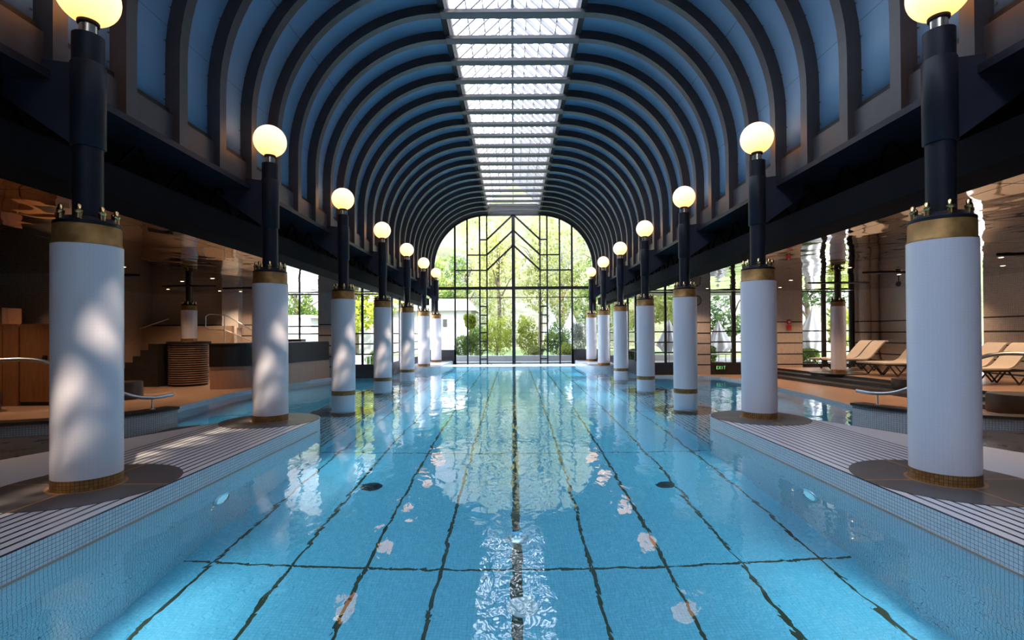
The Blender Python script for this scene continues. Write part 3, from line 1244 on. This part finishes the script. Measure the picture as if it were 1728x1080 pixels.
for sg, side in ((-1, 'left'), (1, 'right')):
    x0, x1 = sorted((sg * XW, sg * (XW + 0.3)))
    m = MB()
    if sg > 0:
        m.box(x0, x1, YB, 16.95, -0.4, ZC + .1)
        m.box(x0, x1, 17.35, YW + 0.3, -0.4, ZC + .1)
    else:
        m.box(x0, x1, YB, YW + 0.3, -0.4, ZC + .1)
    struct(m.build('wall_' + side, [M['wall_mosaic'] if sg > 0 else M['wall_plain']]))
# slit window in the right wall
struct(MB().add([(XW + .1, 16.95, -.2), (XW + .1, 17.35, -.2), (XW + .1, 17.35, ZC), (XW + .1, 16.95, ZC)], [(0, 1, 2, 3)]).build('window_10', [M['glass']]))
# round pilasters by the right hand corner
for x in (15.25, 15.6):
    struct(MB().lathe([(0.22, -0.2), (0.22, ZC)], 32, (x, YW - 0.12, 0)).build('trim_5', [M['wall_mosaic']]))
# bright tiled pier and alcove beside the bar on the left
struct(MB().box(-12.55, -11.85, YW - 0.35, YW + 0.02, 2.0, ZC).build('trim_6', [M['mosaic_wall']]))
struct(MB().box(-12.55, -11.9, YW - 0.38, YW + 0.02, -0.16, 2.05).build('trim_7', [M['plain_white']]))
struct(MB().box(-XW, -12.0, YW - 0.6, YW - 0.4, -0.16, 2.08).build('wall_low', [M['cream']]))


# ------------------------------------------------------------------ low curved walls with rails
for sg, side in ((-1, 'left'), (1, 'right')):
    path = smooth_path([(11.0, 8.25, 0), (9.9, 8.3, 0), (8.8, 8.5, 0), (8.0, 8.85, 0), (7.4, 9.4, 0), (7.12, 9.85, 0), (7.0, 10.3, 0)], 6)
    m = MB()
    cap = MB()
    vs, cs = [], []
    for i, p in enumerate(path):
        d = (path[min(i + 1, len(path) - 1)] - path[max(i - 1, 0)]).normalized()
        nrm = Vector((-d.y, d.x, 0))
        a, b = p + nrm * 0.14, p - nrm * 0.14
        a2, b2 = p + nrm * 0.19, p - nrm * 0.17
        vs += [(sg * a.x, a.y, -2.3), (sg * a.x, a.y, 0.17), (sg * b.x, b.y, 0.17), (sg * b.x, b.y, -2.3)]
        cs += [(sg * a2.x, a2.y, 0.165), (sg * a2.x, a2.y, 0.215), (sg * b2.x, b2.y, 0.215), (sg * b2.x, b2.y, 0.165)]
    n = len(path)
    fs = []
    for i in range(n - 1):
        for k in range(4):
            q = (k + 1) % 4
            f = (i * 4 + k, i * 4 + q, (i + 1) * 4 + q, (i + 1) * 4 + k)
            fs.append(f if sg > 0 else tuple(reversed(f)))
    e = [(3, 2, 1, 0), tuple(4 * (n - 1) + i for i in range(4))]
    fs += e if sg > 0 else [tuple(reversed(f)) for f in e]
    t = thing('low_wall', 'low curved mosaic wall with dark coping on the %s' % side, 'low wall')
    m.add(vs, fs).build('wall_body', [M['mosaic_wall']], t)
    cap.add(cs, fs).build('coping', [M['coping']], t)
    h = thing('handrail', 'bent steel handrail along the low curved wall on the %s' % side, 'handrail')
    pts = smooth_path([(10.6, 8.28, 1.26), (9.4, 8.4, 1.26), (8.75, 8.5, 1.26), (8.35, 8.65, 1.26), (8.05, 8.8, 1.16), (7.5, 9.25, 0.72), (7.25, 9.6, 0.50), (7.1, 9.95, 0.44), (7.02, 10.35, 0.45)], 6)
    MB().tube([(sg * p.x, p.y, p.z) for p in pts], 0.034, 14).build('rail_tube', [M['chrome']], h)
    for (x, y, z) in ((7.12, 9.9, 0.43), (9.2, 8.42, 1.26)):
        MB().lathe([(0.016, 0.2), (0.016, z)], 12, (sg * x, y, 0)).lathe([(0.05, 0.2), (0.05, 0.225)], 20, (sg * x, y, 0)).build('rail_bracket', [M['chrome']], h)
# dark step block in the left side pool
o = MB().prism([(-6.95, 9.35), (-6.45, 9.55), (-6.55, 10.5), (-6.9, 10.2)], -2.1, WZ + 0.03).build('submerged_step', [M['charcoal']])
tag(o, 'dark step block at the waterline beyond the left striped deck', 'step')

# ------------------------------------------------------------------ small columns in the aisles
t = thing('column', 'small column with brass top on the right lounger platform', 'column', (12.1, 18.8, 0.17), 0, None)
column_parts(t, 0.245, 0.0, 0.10, 0.11, sleeve=False, ztop=2.45, zbrass=2.62, zpost=3.37, disc=False)
t = thing('column', 'small column with brass top standing on the ringed round pedestal', 'column', (-12.0, 18.6, 1.46), 0, None)
column_parts(t, 0.26, 0.0, 0.10, 0.11, sleeve=False, ztop=1.14, zbrass=1.32, zpost=2.05, disc=False)
# round dark plinth under the right one
o = MB().lathe([(0.86, -0.16), (0.86, 0.12), None, (0.90, 0.12), (0.90, 0.17)], 48, (11.95, 18.62, 0)).build('plinth', [M['charcoal']])
tag(o, 'round dark plinth under the small right column', 'plinth')
# ringed pedestal
g = thing('pedestal', 'round pedestal clad in taupe and dark rings beside the bar', 'pedestal', (-12.0, 18.6, -0.16))
nr = 19
MB().lathe([(0.605, 0), (0.605, 1.53)], 64).build('core', [M['black']], g)
m = MB()
for i in range(nr):
    z0 = 0.03 + 1.50 * i / nr
    m.lathe([(0.645, z0 + 0.042), (0.65, z0 + 0.047), (0.65, z0 + 1.5 / nr - 0.006), (0.645, z0 + 1.5 / nr)], 64, cap=True)
m.build('ring', [M['bar_ring']], g)
MB().lathe([(0.70, 1.53), (0.71, 1.54), (0.71, 1.61), (0.70, 1.62)], 64).build('top_slab', [M['black']], g)

# ------------------------------------------------------------------ bar
def arc_wall(pts, thick, z0, z1, name, mat, parent=None):
    P = smooth_path([(x, y, 0) for x, y in pts], 6)
    vs = []
    for i, p in enumerate(P):
        d = (P[min(i + 1, len(P) - 1)] - P[max(i - 1, 0)]).normalized()
        nr_ = Vector((d.y, -d.x, 0)) * thick
        q = p - nr_
        vs += [(p.x, p.y, z0), (p.x, p.y, z1), (q.x, q.y, z1), (q.x, q.y, z0)]
    n = len(P)
    fs = [(i * 4 + k, (i + 1) * 4 + k, (i + 1) * 4 + (k + 1) % 4, i * 4 + (k + 1) % 4) for i in range(n - 1) for k in range(4)]
    fs += [(0, 1, 2, 3), tuple(4 * (n - 1) + i for i in (3, 2, 1, 0))]
    return MB().add(vs, fs).build(name, [mat], parent)


b = thing('bar_counter', 'long curved bar with pale pink base and black upper front', 'bar')
cp = [(-10.3, 17.05), (-9.75, 17.15), (-9.2, 17.6), (-8.75, 18.8), (-8.35, 20.1), (-7.95, 21.7)]
arc_wall(cp, 0.5, -0.2, 0.62, 'base_front', M['bar_base'], b)
arc_wall([(x - 0.03 * 0, y - 0.04) for x, y in cp], 0.55, 0.60, 1.36, 'upper_front', M['black'], b)
arc_wall([(x, y - 0.08) for x, y in cp], 0.62, 1.36, 1.40, 'worktop', M['charcoal'], b)
# back bar pieces
o = MB().box(-9.6, -9.0, 21.3, 21.8, -0.16, 1.50).build('back_cabinet', [M['charcoal']], None, 0.01)
tag(o, 'dark cabinet standing in front of the bright garden window', 'cabinet')
# staircase beside the pedestal
st = thing('staircase', 'dark staircase rising towards the ringed pedestal', 'stairs')
xs = [-14.75, -14.45, -14.15, -13.85, -13.55, -13.25, -12.95]
for i in range(7):
    MB().box(-14.75 + i * 0.28, -12.72, 18.0, 19.6, -0.16 + i * 0.22, -0.16 + (i + 1) * 0.22).build('step', [M['charcoal']], st)


# rails near the bar
def rail(name, label, pts, r=0.02, extra=()):
    t = thing(name, label, 'handrail')
    MB().tube(smooth_path(pts, 4), r, 10).build('rail_tube', [M['chrome']], t)
    for a, bb in extra:
        MB().tube([a, bb], r * 0.9, 10).build('rail_post', [M['chrome']], t)


def at(px, py, Y):
    """world point seen at photograph pixel px,py at distance Y"""
    yh = 564.5 - 0.0058 * (px - 866)
    return ((px - 866.5) / F * Y, Y, EYE + (yh - py) / F * Y)


rail('handrail', 'thin sloping steel handrail above the dark staircase', [at(200, 568, 21.25), at(240, 553, 21.25), at(284, 538, 21.25)], 0.026,
     [(at(214, 563, 21.25), at(214, 563, 21.45)), (at(276, 541, 21.25), at(276, 541, 21.45))])
t = thing('handrail', 'looped steel handrail behind the black bar, beside the small column', 'handrail')
Yr = 19.2
loop = [at(378, 532, Yr), at(352, 530, Yr), at(346, 534, Yr), at(346, 552, Yr), at(351, 556, Yr), at(378, 557, Yr)]
MB().tube(loop, 0.022, 10).build('rail_loop', [M['chrome']], t)
MB().tube([at(378, 531, Yr), at(378, 582, Yr)], 0.022, 10).build('rail_post', [M['chrome']], t)
MB().tube([at(378, 532, Yr), at(384, 534, Yr + .05), at(432, 562, Yr + .6)], 0.022, 10).build('upper_rail', [M['chrome']], t)
MB().tube([at(378, 557, Yr), at(432, 579, Yr + .6)], 0.022, 10).build('lower_rail', [M['chrome']], t)
MB().tube([at(432, 562, Yr + .6), at(432, 590, Yr + .6)], 0.022, 10).build('rail_post', [M['chrome']], t)

# wood panelled unit at far left
c = thing('wall_cabinet', 'warm brown panelled cabinet wall at the far left', 'cabinet', (-13.0, 13.2, -0.16))
MB().box(-2.8, -0.0, 0, 0.5, 0.0, 2.15).build('panel_body', [M['wood']], c)
MB().box(-2.8, -0.40, -0.03, 0.5, 0.12, 2.58).build('tall_panel', [M['wood']], c)
MB().box(0.0, 0.95, 0.05, 0.5, 0.1, 2.15).build('side_panel', [M['wood']], c)
MB().box(-2.6, 0.93, 0.06, 0.45, 0.0, 0.1).build('kickplate', [M['slot']], c)
MB().box(0.62, 0.72, 0.02, 0.06, 1.15, 1.32).box(0.64, 0.70, -0.02, 0.03, 1.2, 1.27).build('lock', [M['black']], c)
struct(MB().box(-XW, -12.05, 14.6, 14.8, -0.16, ZC).build('wall_partition', [M['wall_plain']]))

# dark drum seats
for (x, y, r, h, lab) in ((-13.0, 11.9, 0.62, 0.50, 'dark drum seat in front of the brown cabinet wall'),
                          (-11.3, 14.6, 0.45, 0.50, 'dark drum seat between the first column and the ringed pedestal'),
                          (11.75, 14.9, 0.50, 0.42, 'dark drum seat on the steps below the loungers'),
                          (11.2, 11.2, 0.55, 0.42, 'dark drum seat at the right edge by the low wall')):
    o = MB().lathe([(r * .97, 0), (r, 0.02), (r, h - 0.03), (r * .97, h), None, (0.01, h)], 48).build('drum_seat', [M['charcoal']])
    o.location = (x, y, -0.16)
    tag(o, lab, 'seat')

# ------------------------------------------------------------------ lounger platform with steps
pl_ = thing('platform', 'raised lounger platform with dark steps along the right aisle', 'platform')
for i, (off, z) in enumerate(((0.0, -0.055), (0.55, 0.05), (1.10, 0.14))):
    pts = [(10.35 + off, 21.0 - off * 1.2), (10.7 + off, 16.0), (10.9 + off, 12.0), (11.0 + off, 8.5), (XW, 8.5), (XW, YW), (10.2 + off, YW)]
    MB().prism(pts, -0.16 if i == 0 else z - 0.12, z, 1 if i == 2 else 0, 0).build('step' if i < 2 else 'platform_top', [M['charcoal'], M['warm_floor']], pl_)

# loungers
def make_lounger(label):
    t = thing('sun_lounger', label, 'sun lounger', (0, 0, 0), 0, 'sun loungers on the right platform')
    W = 0.33
    # base frame
    m = MB()
    for s_ in (-1, 1):
        m.bar((-1.05, s_ * W, 0.40), (0.95, s_ * W, 0.40), 0.035, 0.05)
    for x in (-1.04, -0.2, 0.62, 0.94):
        m.bar((x, -W, 0.40), (x, W, 0.40), 0.03, 0.03, up=(0, 0, 1))
    m.build('seat_frame', [M['lounger_frame']], t)
    # zig-zag legs
    for xa in (-0.78, 0.42):
        for s_ in (-1, 1):
            MB().bar((xa - 0.18, s_ * W, 0.39), (xa + 0.12, s_ * W, 0.02), 0.03, 0.035).bar((xa + 0.12, s_ * W, 0.02), (xa + 0.42, s_ * W, 0.38), 0.03, 0.035).build('leg', [M['lounger_frame']], t)
    # seat sling
    def sling(pts, nm, mat, w0, w1, th=0.05):
        P = smooth_path(pts, 6)
        vs = []
        for i, p in enumerate(P):
            d = (P[min(i + 1, len(P) - 1)] - P[max(i - 1, 0)]).normalized()
            nn = Vector((-d.z, 0, d.x)) * th
            for (yy, q) in ((w0, Vector()), (w1, Vector()), (w1, nn), (w0, nn)):
                vs.append((p.x + q.x, yy, p.z + q.z))
        n = len(P)
        fs = [(i * 4 + k, i * 4 + (k + 1) % 4, (i + 1) * 4 + (k + 1) % 4, (i + 1) * 4 + k) for i in range(n - 1) for k in range(4)]
        fs += [(3, 2, 1, 0), tuple(4 * (n - 1) + i for i in range(4))]
        return MB().add(vs, fs).build(nm, [mat], t)
    sling([(-1.10, 0, 0.42), (-0.4, 0, 0.425), (0.25, 0, 0.42)], 'seat', M['cushion'], -W, W)
    sling([(0.25, 0, 0.42), (0.45, 0, 0.52), (0.72, 0, 0.82), (0.98, 0, 1.10), (1.12, 0, 1.13)], 'backrest', M['cushion'], -W, W)
    for s_ in (-1, 1):
        MB().bar((0.75, s_ * (W - .03), 0.78), (0.88, s_ * (W - .03), 0.41), 0.025, 0.025).build('back_support', [M['lounger_frame']], t)
    return t


labs = ['white sun lounger by the garden window, farthest of the row', 'white sun lounger second from the garden window',
        'sun lounger just left of the nearest right column, rear of its pair', 'sun lounger just left of the nearest right column, front of its pair',
        'sun lounger just right of the nearest right column, backrest beside it', 'sun lounger closest to the camera at the right edge']
spots = [(13.5, 20.75), (13.5, 20.0), (13.5, 17.95), (13.5, 17.2), (13.55, 15.2), (13.55, 14.4)]
L0 = None
for (x, y), lab in zip(spots, labs):
    if L0 is None:
        L0 = make_lounger(lab)
        L0.location = (x, y, 0.14)
    else:
        dup(L0, (x, y, 0.14), 0, lab)

# ------------------------------------------------------------------ small fittings
# EXIT sign
sg_ = thing('exit_sign', 'dark exit sign with dim green letters at the foot of the garden door', 'sign', (9.05, YW + 0.06, 0.14))
MB().box(-0.24, 0.24, 0, 0.03, -0.11, 0.11).build('sign_plate', [M['black']], sg_, 0.004)


def letters(parent, word, h, mat, depth=0.012):
    m = MB()
    w_ = h * 0.55
    s_ = h * 0.15
    x = -(len(word) * (w_ + s_ * 1.3) - s_ * 1.3) / 2

    def q(a, b_):
        m.bar((x + a[0] * w_, -0.006, (a[1] - .5) * h), (x + b_[0] * w_, -0.006, (b_[1] - .5) * h), s_, depth, up=(0, 1, 0))
    for ch in word:
        if ch == 'E':
            q((.1, 0), (.1, 1)); q((0, .93), (1, .93)); q((0, .5), (.85, .5)); q((0, .07), (1, .07))
        if ch == 'X':
            q((0, 0), (1, 1)); q((0, 1), (1, 0))
        if ch == 'I':
            q((.5, 0), (.5, 1))
        if ch == 'T':
            q((.5, 0), (.5, 1)); q((0, .93), (1, .93))
        x += w_ + s_ * 1.3
    return m.build('lettering', [mat], parent)


letters(sg_, 'EXIT', 0.14, M['exit'])
# fire alarm on the pier
fa = thing('fire_alarm', 'red fire alarm call point on the tiled pier by the garden door', 'fire alarm', (12.0, YW - 0.01, 1.9))
MB().box(-0.10, 0.10, -0.05, 0, -0.12, 0.08).build('call_box', [M['red']], fa, 0.01)
o = MB().lathe([(0.11, 0), (0.11, 0.03), (0.07, 0.05), (0.001, 0.055)], 28).build('bell', [M['red']], fa)
o.location = (0, 0, 0.22)
o.rotation_euler = (PI / 2, 0, 0)
o = MB().lathe([(0.06, 0.045), (0.05, 0.06), (0.001, 0.062)], 24).build('bell_cap', [M['plain_white']], fa)
o.location = (0, 0, 0.22)
o.rotation_euler = (PI / 2, 0, 0)
# clock
ck = thing('wall_clock', 'round wall clock high on the pier behind the third right column', 'clock', (7.95, YW - 0.01, 3.08))
o = MB().lathe([(0.22, 0), (0.24, 0.03), (0.22, 0.04), None, (0.21, 0.03), (0.001, 0.03)], 40).build('clock_rim', [M['frame']], ck)
o.rotation_euler = (PI / 2, 0, 0)
o = MB().lathe([(0.205, 0.031), (0.205, 0.034), None, (0.001, 0.034)], 40).build('clock_face', [M['cream']], ck)
o.rotation_euler = (PI / 2, 0, 0)
# spotlight by the right corner
sp_ = thing('spotlight', 'small black ceiling spotlight left of the nearest right column', 'spotlight', (13.0, 17.0, 3.5))
MB().lathe([(0.02, -0.14), (0.02, 0)], 12).build('stem', [M['black']], sp_)
MB().lathe([(0.01, -0.32), (0.07, -0.30), (0.09, -0.22), (0.07, -0.15), (0.01, -0.13)], 20).build('head', [M['black']], sp_)
# black lens-shaped vents in the mirror ceiling
vents = [(12.1, 18.75, 2.3, 'right ceiling around the small column'), (12.6, 12.1, 2.0, 'right ceiling beside the nearest right column'), (11.6, 15.6, 1.6, 'right ceiling left of the nearest right column'),
         (-10.4, 19.6, 1.9, 'left ceiling above the looped handrail'), (-12.0, 18.6, 2.0, 'left ceiling above the ringed pedestal'), (-12.2, 15.2, 1.8, 'left ceiling right of the nearest left column')]
for x, y, wd, lab in vents:
    pts = []
    for i in range(12):
        a = -1 + 2 * i / 12
        pts.append((x + a * wd / 2, y - 0.20 * (1 - abs(a))))
    for i in range(12):
        a = 1 - 2 * i / 12
        pts.append((x + a * wd / 2, y + 0.20 * (1 - abs(a))))
    o = MB().prism(pts, ZC - 0.03, ZC + 0.01).build('ceiling_vent', [M['slot']])
    tag(o, 'black pointed vent in the ' + lab, 'vent', 'black ceiling vents')
# downlights in the aisle ceilings, some of them added to brighten dim walls
DL = [(-12.9, 11.6), (-12.3, 14.0), (-10.4, 13.4), (-9.7, 16.2), (-11.2, 17.0), (-10.3, 20.2), (9.6, 11.2), (9.6, 14.4), (9.8, 17.8), (12.2, 12.6), (12.4, 16.2), (13.8, 14.2), (13.2, 20.6), (10.9, 20.6), (8.0, 20.8), (15.0, 17.6), (-12.1, 20.7), (-9.2, 7.4), (9.2, 7.4), (-13.6, 19.8), (-14.8, 17.2), (-11.4, 21.0), (-7.9, 20.2)]
for i, (x, y) in enumerate(DL):
    d = thing('downlight', 'small warm recessed downlight in the %s mirror ceiling' % ('left' if x < 0 else 'right'), 'downlight', (x, y, ZC), 0, 'downlights in the %s ceiling' % ('left' if x < 0 else 'right'))
    MB().lathe([(0.05, -0.001), (0.075, -0.004), (0.075, 0.0)], 24, cap=False).build('trim_ring', [M['chrome']], d)
    MB().lathe([(0.048, -0.003), (0.001, -0.003)], 24, cap=False).build('lamp_glass', [M['downlight']], d)
    l = bpy.data.lights.new('downlight_beam', 'SPOT')
    l.energy = 150 if x > 0 else 90
    l.spot_size = math.radians(110)
    l.spot_blend = 0.8
    l.color = (1.0, 0.66, 0.40)
    l.shadow_soft_size = 0.06
    o = bpy.data.objects.new('downlight_beam', l)
    COL.objects.link(o)
    o.location = (x, y, ZC - 0.03)

# ------------------------------------------------------------------ outside
struct(MB().box(-60, 60, YF + 0.2, YF + 5, -0.6, -0.12).build('ground', [M['terrace']]), 'pale paved terrace outside the tall end window', 'terrace')
struct(MB().box(-60, -5.9, YW + 0.4, YF + 0.2, -0.6, -0.12).build('ground', [M['terrace']]), 'pale paved terrace outside the left aisle windows', 'terrace')
struct(MB().box(5.9, 60, YW + 0.4, YF + 0.2, -0.6, -0.12).build('ground', [M['terrace']]), 'pale paved terrace outside the right aisle windows', 'terrace')
struct(MB().box(-90, 90, YF + 5, 100, -0.7, -0.14).build('ground', [M['lawn']]), 'sunny lawn beyond the terrace', 'lawn')
# pale kerb in front of the end window
struct(MB().box(-12, 12, YF + 1.2, YF + 1.7, -0.2, 0.25).build('trim_8', [M['facade_white']]))
# hillside
rnd = random.Random(5)
nx, ny = 90, 50
vs, fs = [], []
import mathutils
for j in range(ny):
    for i in range(nx):
        x = -160 + 320 * i / (nx - 1)
        y = 70 + 110 * j / (ny - 1)
        h = (y - 70) * 0.62 + 6 * mathutils.noise.noise(Vector((x * .03, y * .03, 0))) * min(1, (y - 70) / 20) + 2.2 * mathutils.noise.noise(Vector((x * .16, y * .16, 3)))
        vs.append((x, y, h - 0.5))
for j in range(ny - 1):
    for i in range(nx - 1):
        a = j * nx + i
        fs.append((a, a + 1, a + 1 + nx, a + nx))
struct(MB().add(vs, fs, 0, True).build('hillside', [M['hill']]), 'steep wooded hillside with pale rock beyond the garden', 'hillside')


def leafcloud(blobs, n, size, seed, mat, name, parent=None):
    r = random.Random(seed)
    vs, fs = [], []
    tot = sum(b[3] * b[4] for b in blobs)
    for (cx, cy_, cz, rx, rz) in blobs:
        k = int(n * rx * rz / tot)
        for _ in range(k):
            d = Vector((r.gauss(0, 1), r.gauss(0, 1), r.gauss(0, 1))).normalized()
            q = r.uniform(0.55, 1.0) ** 0.6
            p = Vector((cx + d.x * rx * q, cy_ + d.y * rx * q, cz + d.z * rz * q))
            u = Vector((r.gauss(0, 1), r.gauss(0, 1), r.gauss(0, 1))).normalized()
            v_ = u.orthogonal().normalized()
            s_ = size * r.uniform(0.6, 1.4)
            b = len(vs)
            vs += [p - u * s_, p + v_ * s_ * .5, p + u * s_, p - v_ * s_ * .5]
            fs.append((b, b + 1, b + 2, b + 3))
    return MB().add(vs, fs).build(name, [mat], parent)


def tree(label, x, y, h, w_, mat, seed, n=2600, leaf=0.22, weeping=False):
    t = thing('garden_tree', label, 'tree', (x, y, -0.2), 0, 'trees in the garden')
    r = random.Random(seed)
    tr = MB().tube([(0, 0, 0), (0.1, 0, h * 0.3), (-0.1, 0.1, h * 0.6), (0, 0, h * 0.85)], w_ * 0.06, 10, r2=w_ * 0.02)
    for i in range(5):
        a = r.uniform(0, 2 * PI)
        tr.tube([(0, 0, h * (0.35 + 0.08 * i)), (math.cos(a) * w_ * .3, math.sin(a) * w_ * .3, h * (0.5 + .08 * i)), (math.cos(a) * w_ * .6, math.sin(a) * w_ * .6, h * (0.58 + .07 * i))], w_ * 0.022, 6, r2=0.01)
    tr.build('trunk', [M['bark']], t)
    bl = []
    for i in range(11):
        a = r.uniform(0, 2 * PI)
        q = r.uniform(0.1, 0.75)
        zz = r.uniform(0.25, 0.88)
        s_ = r.uniform(0.28, 0.45) * w_
        bl.append((math.cos(a) * q * w_, math.sin(a) * q * w_, h * zz, s_, s_ * (1.7 if weeping else 0.8)))
    leafcloud(bl, n, leaf, seed, mat, 'crown', t)


def shrub(label, x, y, h, w_, mat, seed, n=2200, leaf=0.075, z=-0.14):
    t = thing('garden_shrub', label, 'shrub', (x, y, z), 0, 'shrubs in the garden')
    r = random.Random(seed)
    st_ = MB()
    for i in range(6):
        a = r.uniform(0, 2 * PI)
        st_.tube([(0, 0, 0), (math.cos(a) * w_ * .2, math.sin(a) * w_ * .2, h * .4), (math.cos(a) * w_ * .5, math.sin(a) * w_ * .5, h * .75)], 0.02, 6, r2=0.006)
    if z > 1:
        st_.tube([(0, 0, -z - 0.14), (0, 0, 0.1)], 0.035, 8)
    st_.build('stems', [M['bark']], t)
    bl = [(0, 0, h * 0.5, w_ * 0.8, h * 0.45)]
    for i in range(7):
        a = r.uniform(0, 2 * PI)
        q = r.uniform(0.3, 0.7)
        bl.append((math.cos(a) * q * w_, math.sin(a) * q * w_, h * r.uniform(0.35, 0.8), w_ * r.uniform(.25, .4), h * .22))
    leafcloud(bl, n, leaf, seed, mat, 'foliage', t)


T = [('tall pale weeping tree left of the centre bar', -1.6, 54, 15, 4.6, 0, True), ('tall pale weeping tree right of the centre bar', 2.6, 50, 14, 4.2, 0, True),
     ('broad green tree at the left edge of the end window', -9.0, 56, 11, 4.5, 1, False), ('broad green tree at the right edge of the end window', 9.5, 54, 12, 4.8, 1, False),
     ('grey green tree between the end window centre and its right edge', 6.0, 62, 14, 5, 4, False), ('tall grey green tree far behind the left half of the end window', -6.2, 66, 13, 4.5, 4, False),
     ('dark green tree outside the glass door', 20.0, 46, 9, 4.0, 2, False), ('fresh green tree outside the glass door, left of the dark one', 15.5, 48, 9, 3.5, 1, False),
     ('slim bright yew left of the small right column', 15.2, 29.5, 3.3, 0.9, 3, False), ('slim bright yew right of the small right column', 18.8, 29.0, 3.6, 0.9, 3, False),
     ('pine green tree behind the white parasols', 24.5, 42, 9, 4.5, 2, False),
     ('autumn yellow tree behind the left columns', -13.0, 41.5, 9, 3.8, 3, False), ('green tree seen through the left bar window', -19.0, 44, 9, 4, 1, False),
     ('pale tree outside the right water columns', 11.8, 44, 10, 3.4, 0, False)]
for i, (lab, x, y, h, w_, mi, we) in enumerate(T):
    tree(lab, x, y, h, w_, LEAF[mi], 20 + i, weeping=we, leaf=0.20 if h > 5 else 0.07, n=2600)
B = [('bright golden shrub just left of the centre bar', -1.15, 35.4, 3.3, 1.35, 3), ('green shrub left of the golden shrub', -2.6, 35.4, 2.5, 1.0, 1),
     ('golden shrub just right of the centre bar', 1.0, 35.2, 3.2, 0.95, 3), ('low pale shrub right of the centre bar', 1.5, 34.0, 1.1, 0.6, 0),
     ('green shrub right of the right ladder bars', 3.1, 35.4, 2.9, 1.2, 1), ('low golden shrub in front of the right ladder bars', 3.6, 33.9, 1.3, 0.6, 3),
     ('grey green shrub at the right side of the end window', 4.9, 35.6, 2.8, 1.0, 4), ('low green shrub beside the left ladder bars', -3.5, 34.2, 1.9, 0.7, 1),
     ('lime green topiary ball left of the left ladder bars', -2.95, 34.3, 1.2, 0.5, 3)]
for i, (lab, x, y, h, w_, mi) in enumerate(B):
    shrub(lab, x, y, h, w_, LEAF[mi], 60 + i, z=(1.9 if 'topiary' in lab else -0.14))
H = [(10.2, 27, 1.1), (16.0, 27.5, 1.0), (7.0, 28, 1.0), (-7.5, 27.5, 0.9)]
HL = ['low clipped green shrub outside the glass door', 'low green shrub outside the lounger window', 'low green shrub outside the right water columns', 'low green shrub outside the left water columns']
for i, (x, y, h) in enumerate(H):
    shrub(HL[i], x, y, h, 0.8, LEAF[1], 90 + i)


# closed parasols
def parasol(label, x, y, h=3.0, w_=0.62):
    t = thing('closed_parasol', label, 'parasol', (x, y, -0.12), 0, 'closed white parasols on the terrace')
    n = 48
    prof = [(0.03, h), (0.12 * w_ / .6, h - 0.25), (0.30 * w_ / .6, h - 0.8), (w_ * .85, h - 1.3), (w_, h - 1.55), (w_ * .75, h - 1.7), (w_ * .45, 0.6)]
    vs, fs = [], []
    for j, (r, z) in enumerate(prof):
        for i in range(n):
            a = 2 * PI * i / n
            rr = r * (1 + 0.16 * math.cos(8 * a) * min(1, j / 2))
            vs.append((rr * math.cos(a), rr * math.sin(a), z))
    for j in range(len(prof) - 1):
        for i in range(n):
            k = (i + 1) % n
            fs.append((j * n + i, (j + 1) * n + i, (j + 1) * n + k, j * n + k))
    MB().add(vs, fs, 0, True).build('canopy', [M['canvas']], t)
    MB().lathe([(0.03, 0), (0.03, h + 0.08)], 12).lathe([(0.3, 0), (0.3, 0.06)], 24).build('pole', [M['concrete']], t)


parasol('large closed white parasol left of the small right column', 16.6, 28, 3.1, 0.72)
parasol('closed white parasol just right of the small right column', 18.9, 27.0, 2.9, 0.6)
parasol('closed white parasol beyond the glass door', 12.4, 30.5, 2.5, 0.8)
parasol('closed white parasol behind the right ladder bars', 3.2, 41, 3.4, 0.7)
parasol('closed white parasol right of the right ladder bars', 4.7, 41, 3.6, 0.7)
parasol('closed white parasol outside the right water columns', 9.4, 30.5, 2.6, 0.7)

# white house beyond the left columns
h_ = thing('white_house', 'white garden house with pitched roof beyond the left columns', 'house', (-9.2, 47, -0.2))
MB().box(-5.5, 5.2, 0, 6, 0, 4.2).build('wall', [M['facade_white']], h_)
MB().add([(-6, -.4, 4.1), (5.7, -.4, 4.1), (5.7, 6.4, 4.1), (-6, 6.4, 4.1), (-5.0, 3, 5.4), (4.7, 3, 5.4)], [(0, 1, 5, 4), (1, 2, 5), (2, 3, 4, 5), (3, 0, 4), (3, 2, 1, 0)]).build('roof', [M['terrace']], h_)
MB().box(2.6, 3.0, -0.05, 0.02, 2.6, 3.3).build('window', [M['frame']], h_)
MB().box(-1.4, -0.6, -0.05, 0.02, 2.4, 3.3).build('window', [M['frame']], h_)
h2 = thing('white_house', 'white building seen through the left bar window', 'house', (-19.5, 36, -0.2))
MB().box(-5, 5.0, 0, 6, 0, 3.1).build('wall', [M['facade_white']], h2)
MB().box(-5.3, 5.3, -.3, 6, 3.1, 3.3).build('roof', [M['terrace']], h2)
# garden tables
for (x, y, lab) in ((-7.9, 25.5, 'white garden table outside the left water columns'), (10.2, 25.2, 'white garden table outside the glass door')):
    t = thing('garden_table', lab, 'table', (x, y, -0.12))
    MB().box(-0.6, 0.6, -0.4, 0.4, 0.70, 0.74).build('table_top', [M['canvas']], t, 0.01)
    for a in (-0.52, 0.52):
        for b2 in (-0.33, 0.33):
            MB().box(a - .02, a + .02, b2 - .02, b2 + .02, 0, 0.70).build('leg', [M['canvas']], t)
# added block, out of view: cuts the sun through the skylight to a strip
blocker = thing('sun_blocker', 'tall grey block added beside the vault roof to cut the sun', 'sun blocker', (6.25, 0, 4.65))
MB().box(0, 12, -24, 40, 0, 23.68).build('wall', [M['concrete']], blocker)
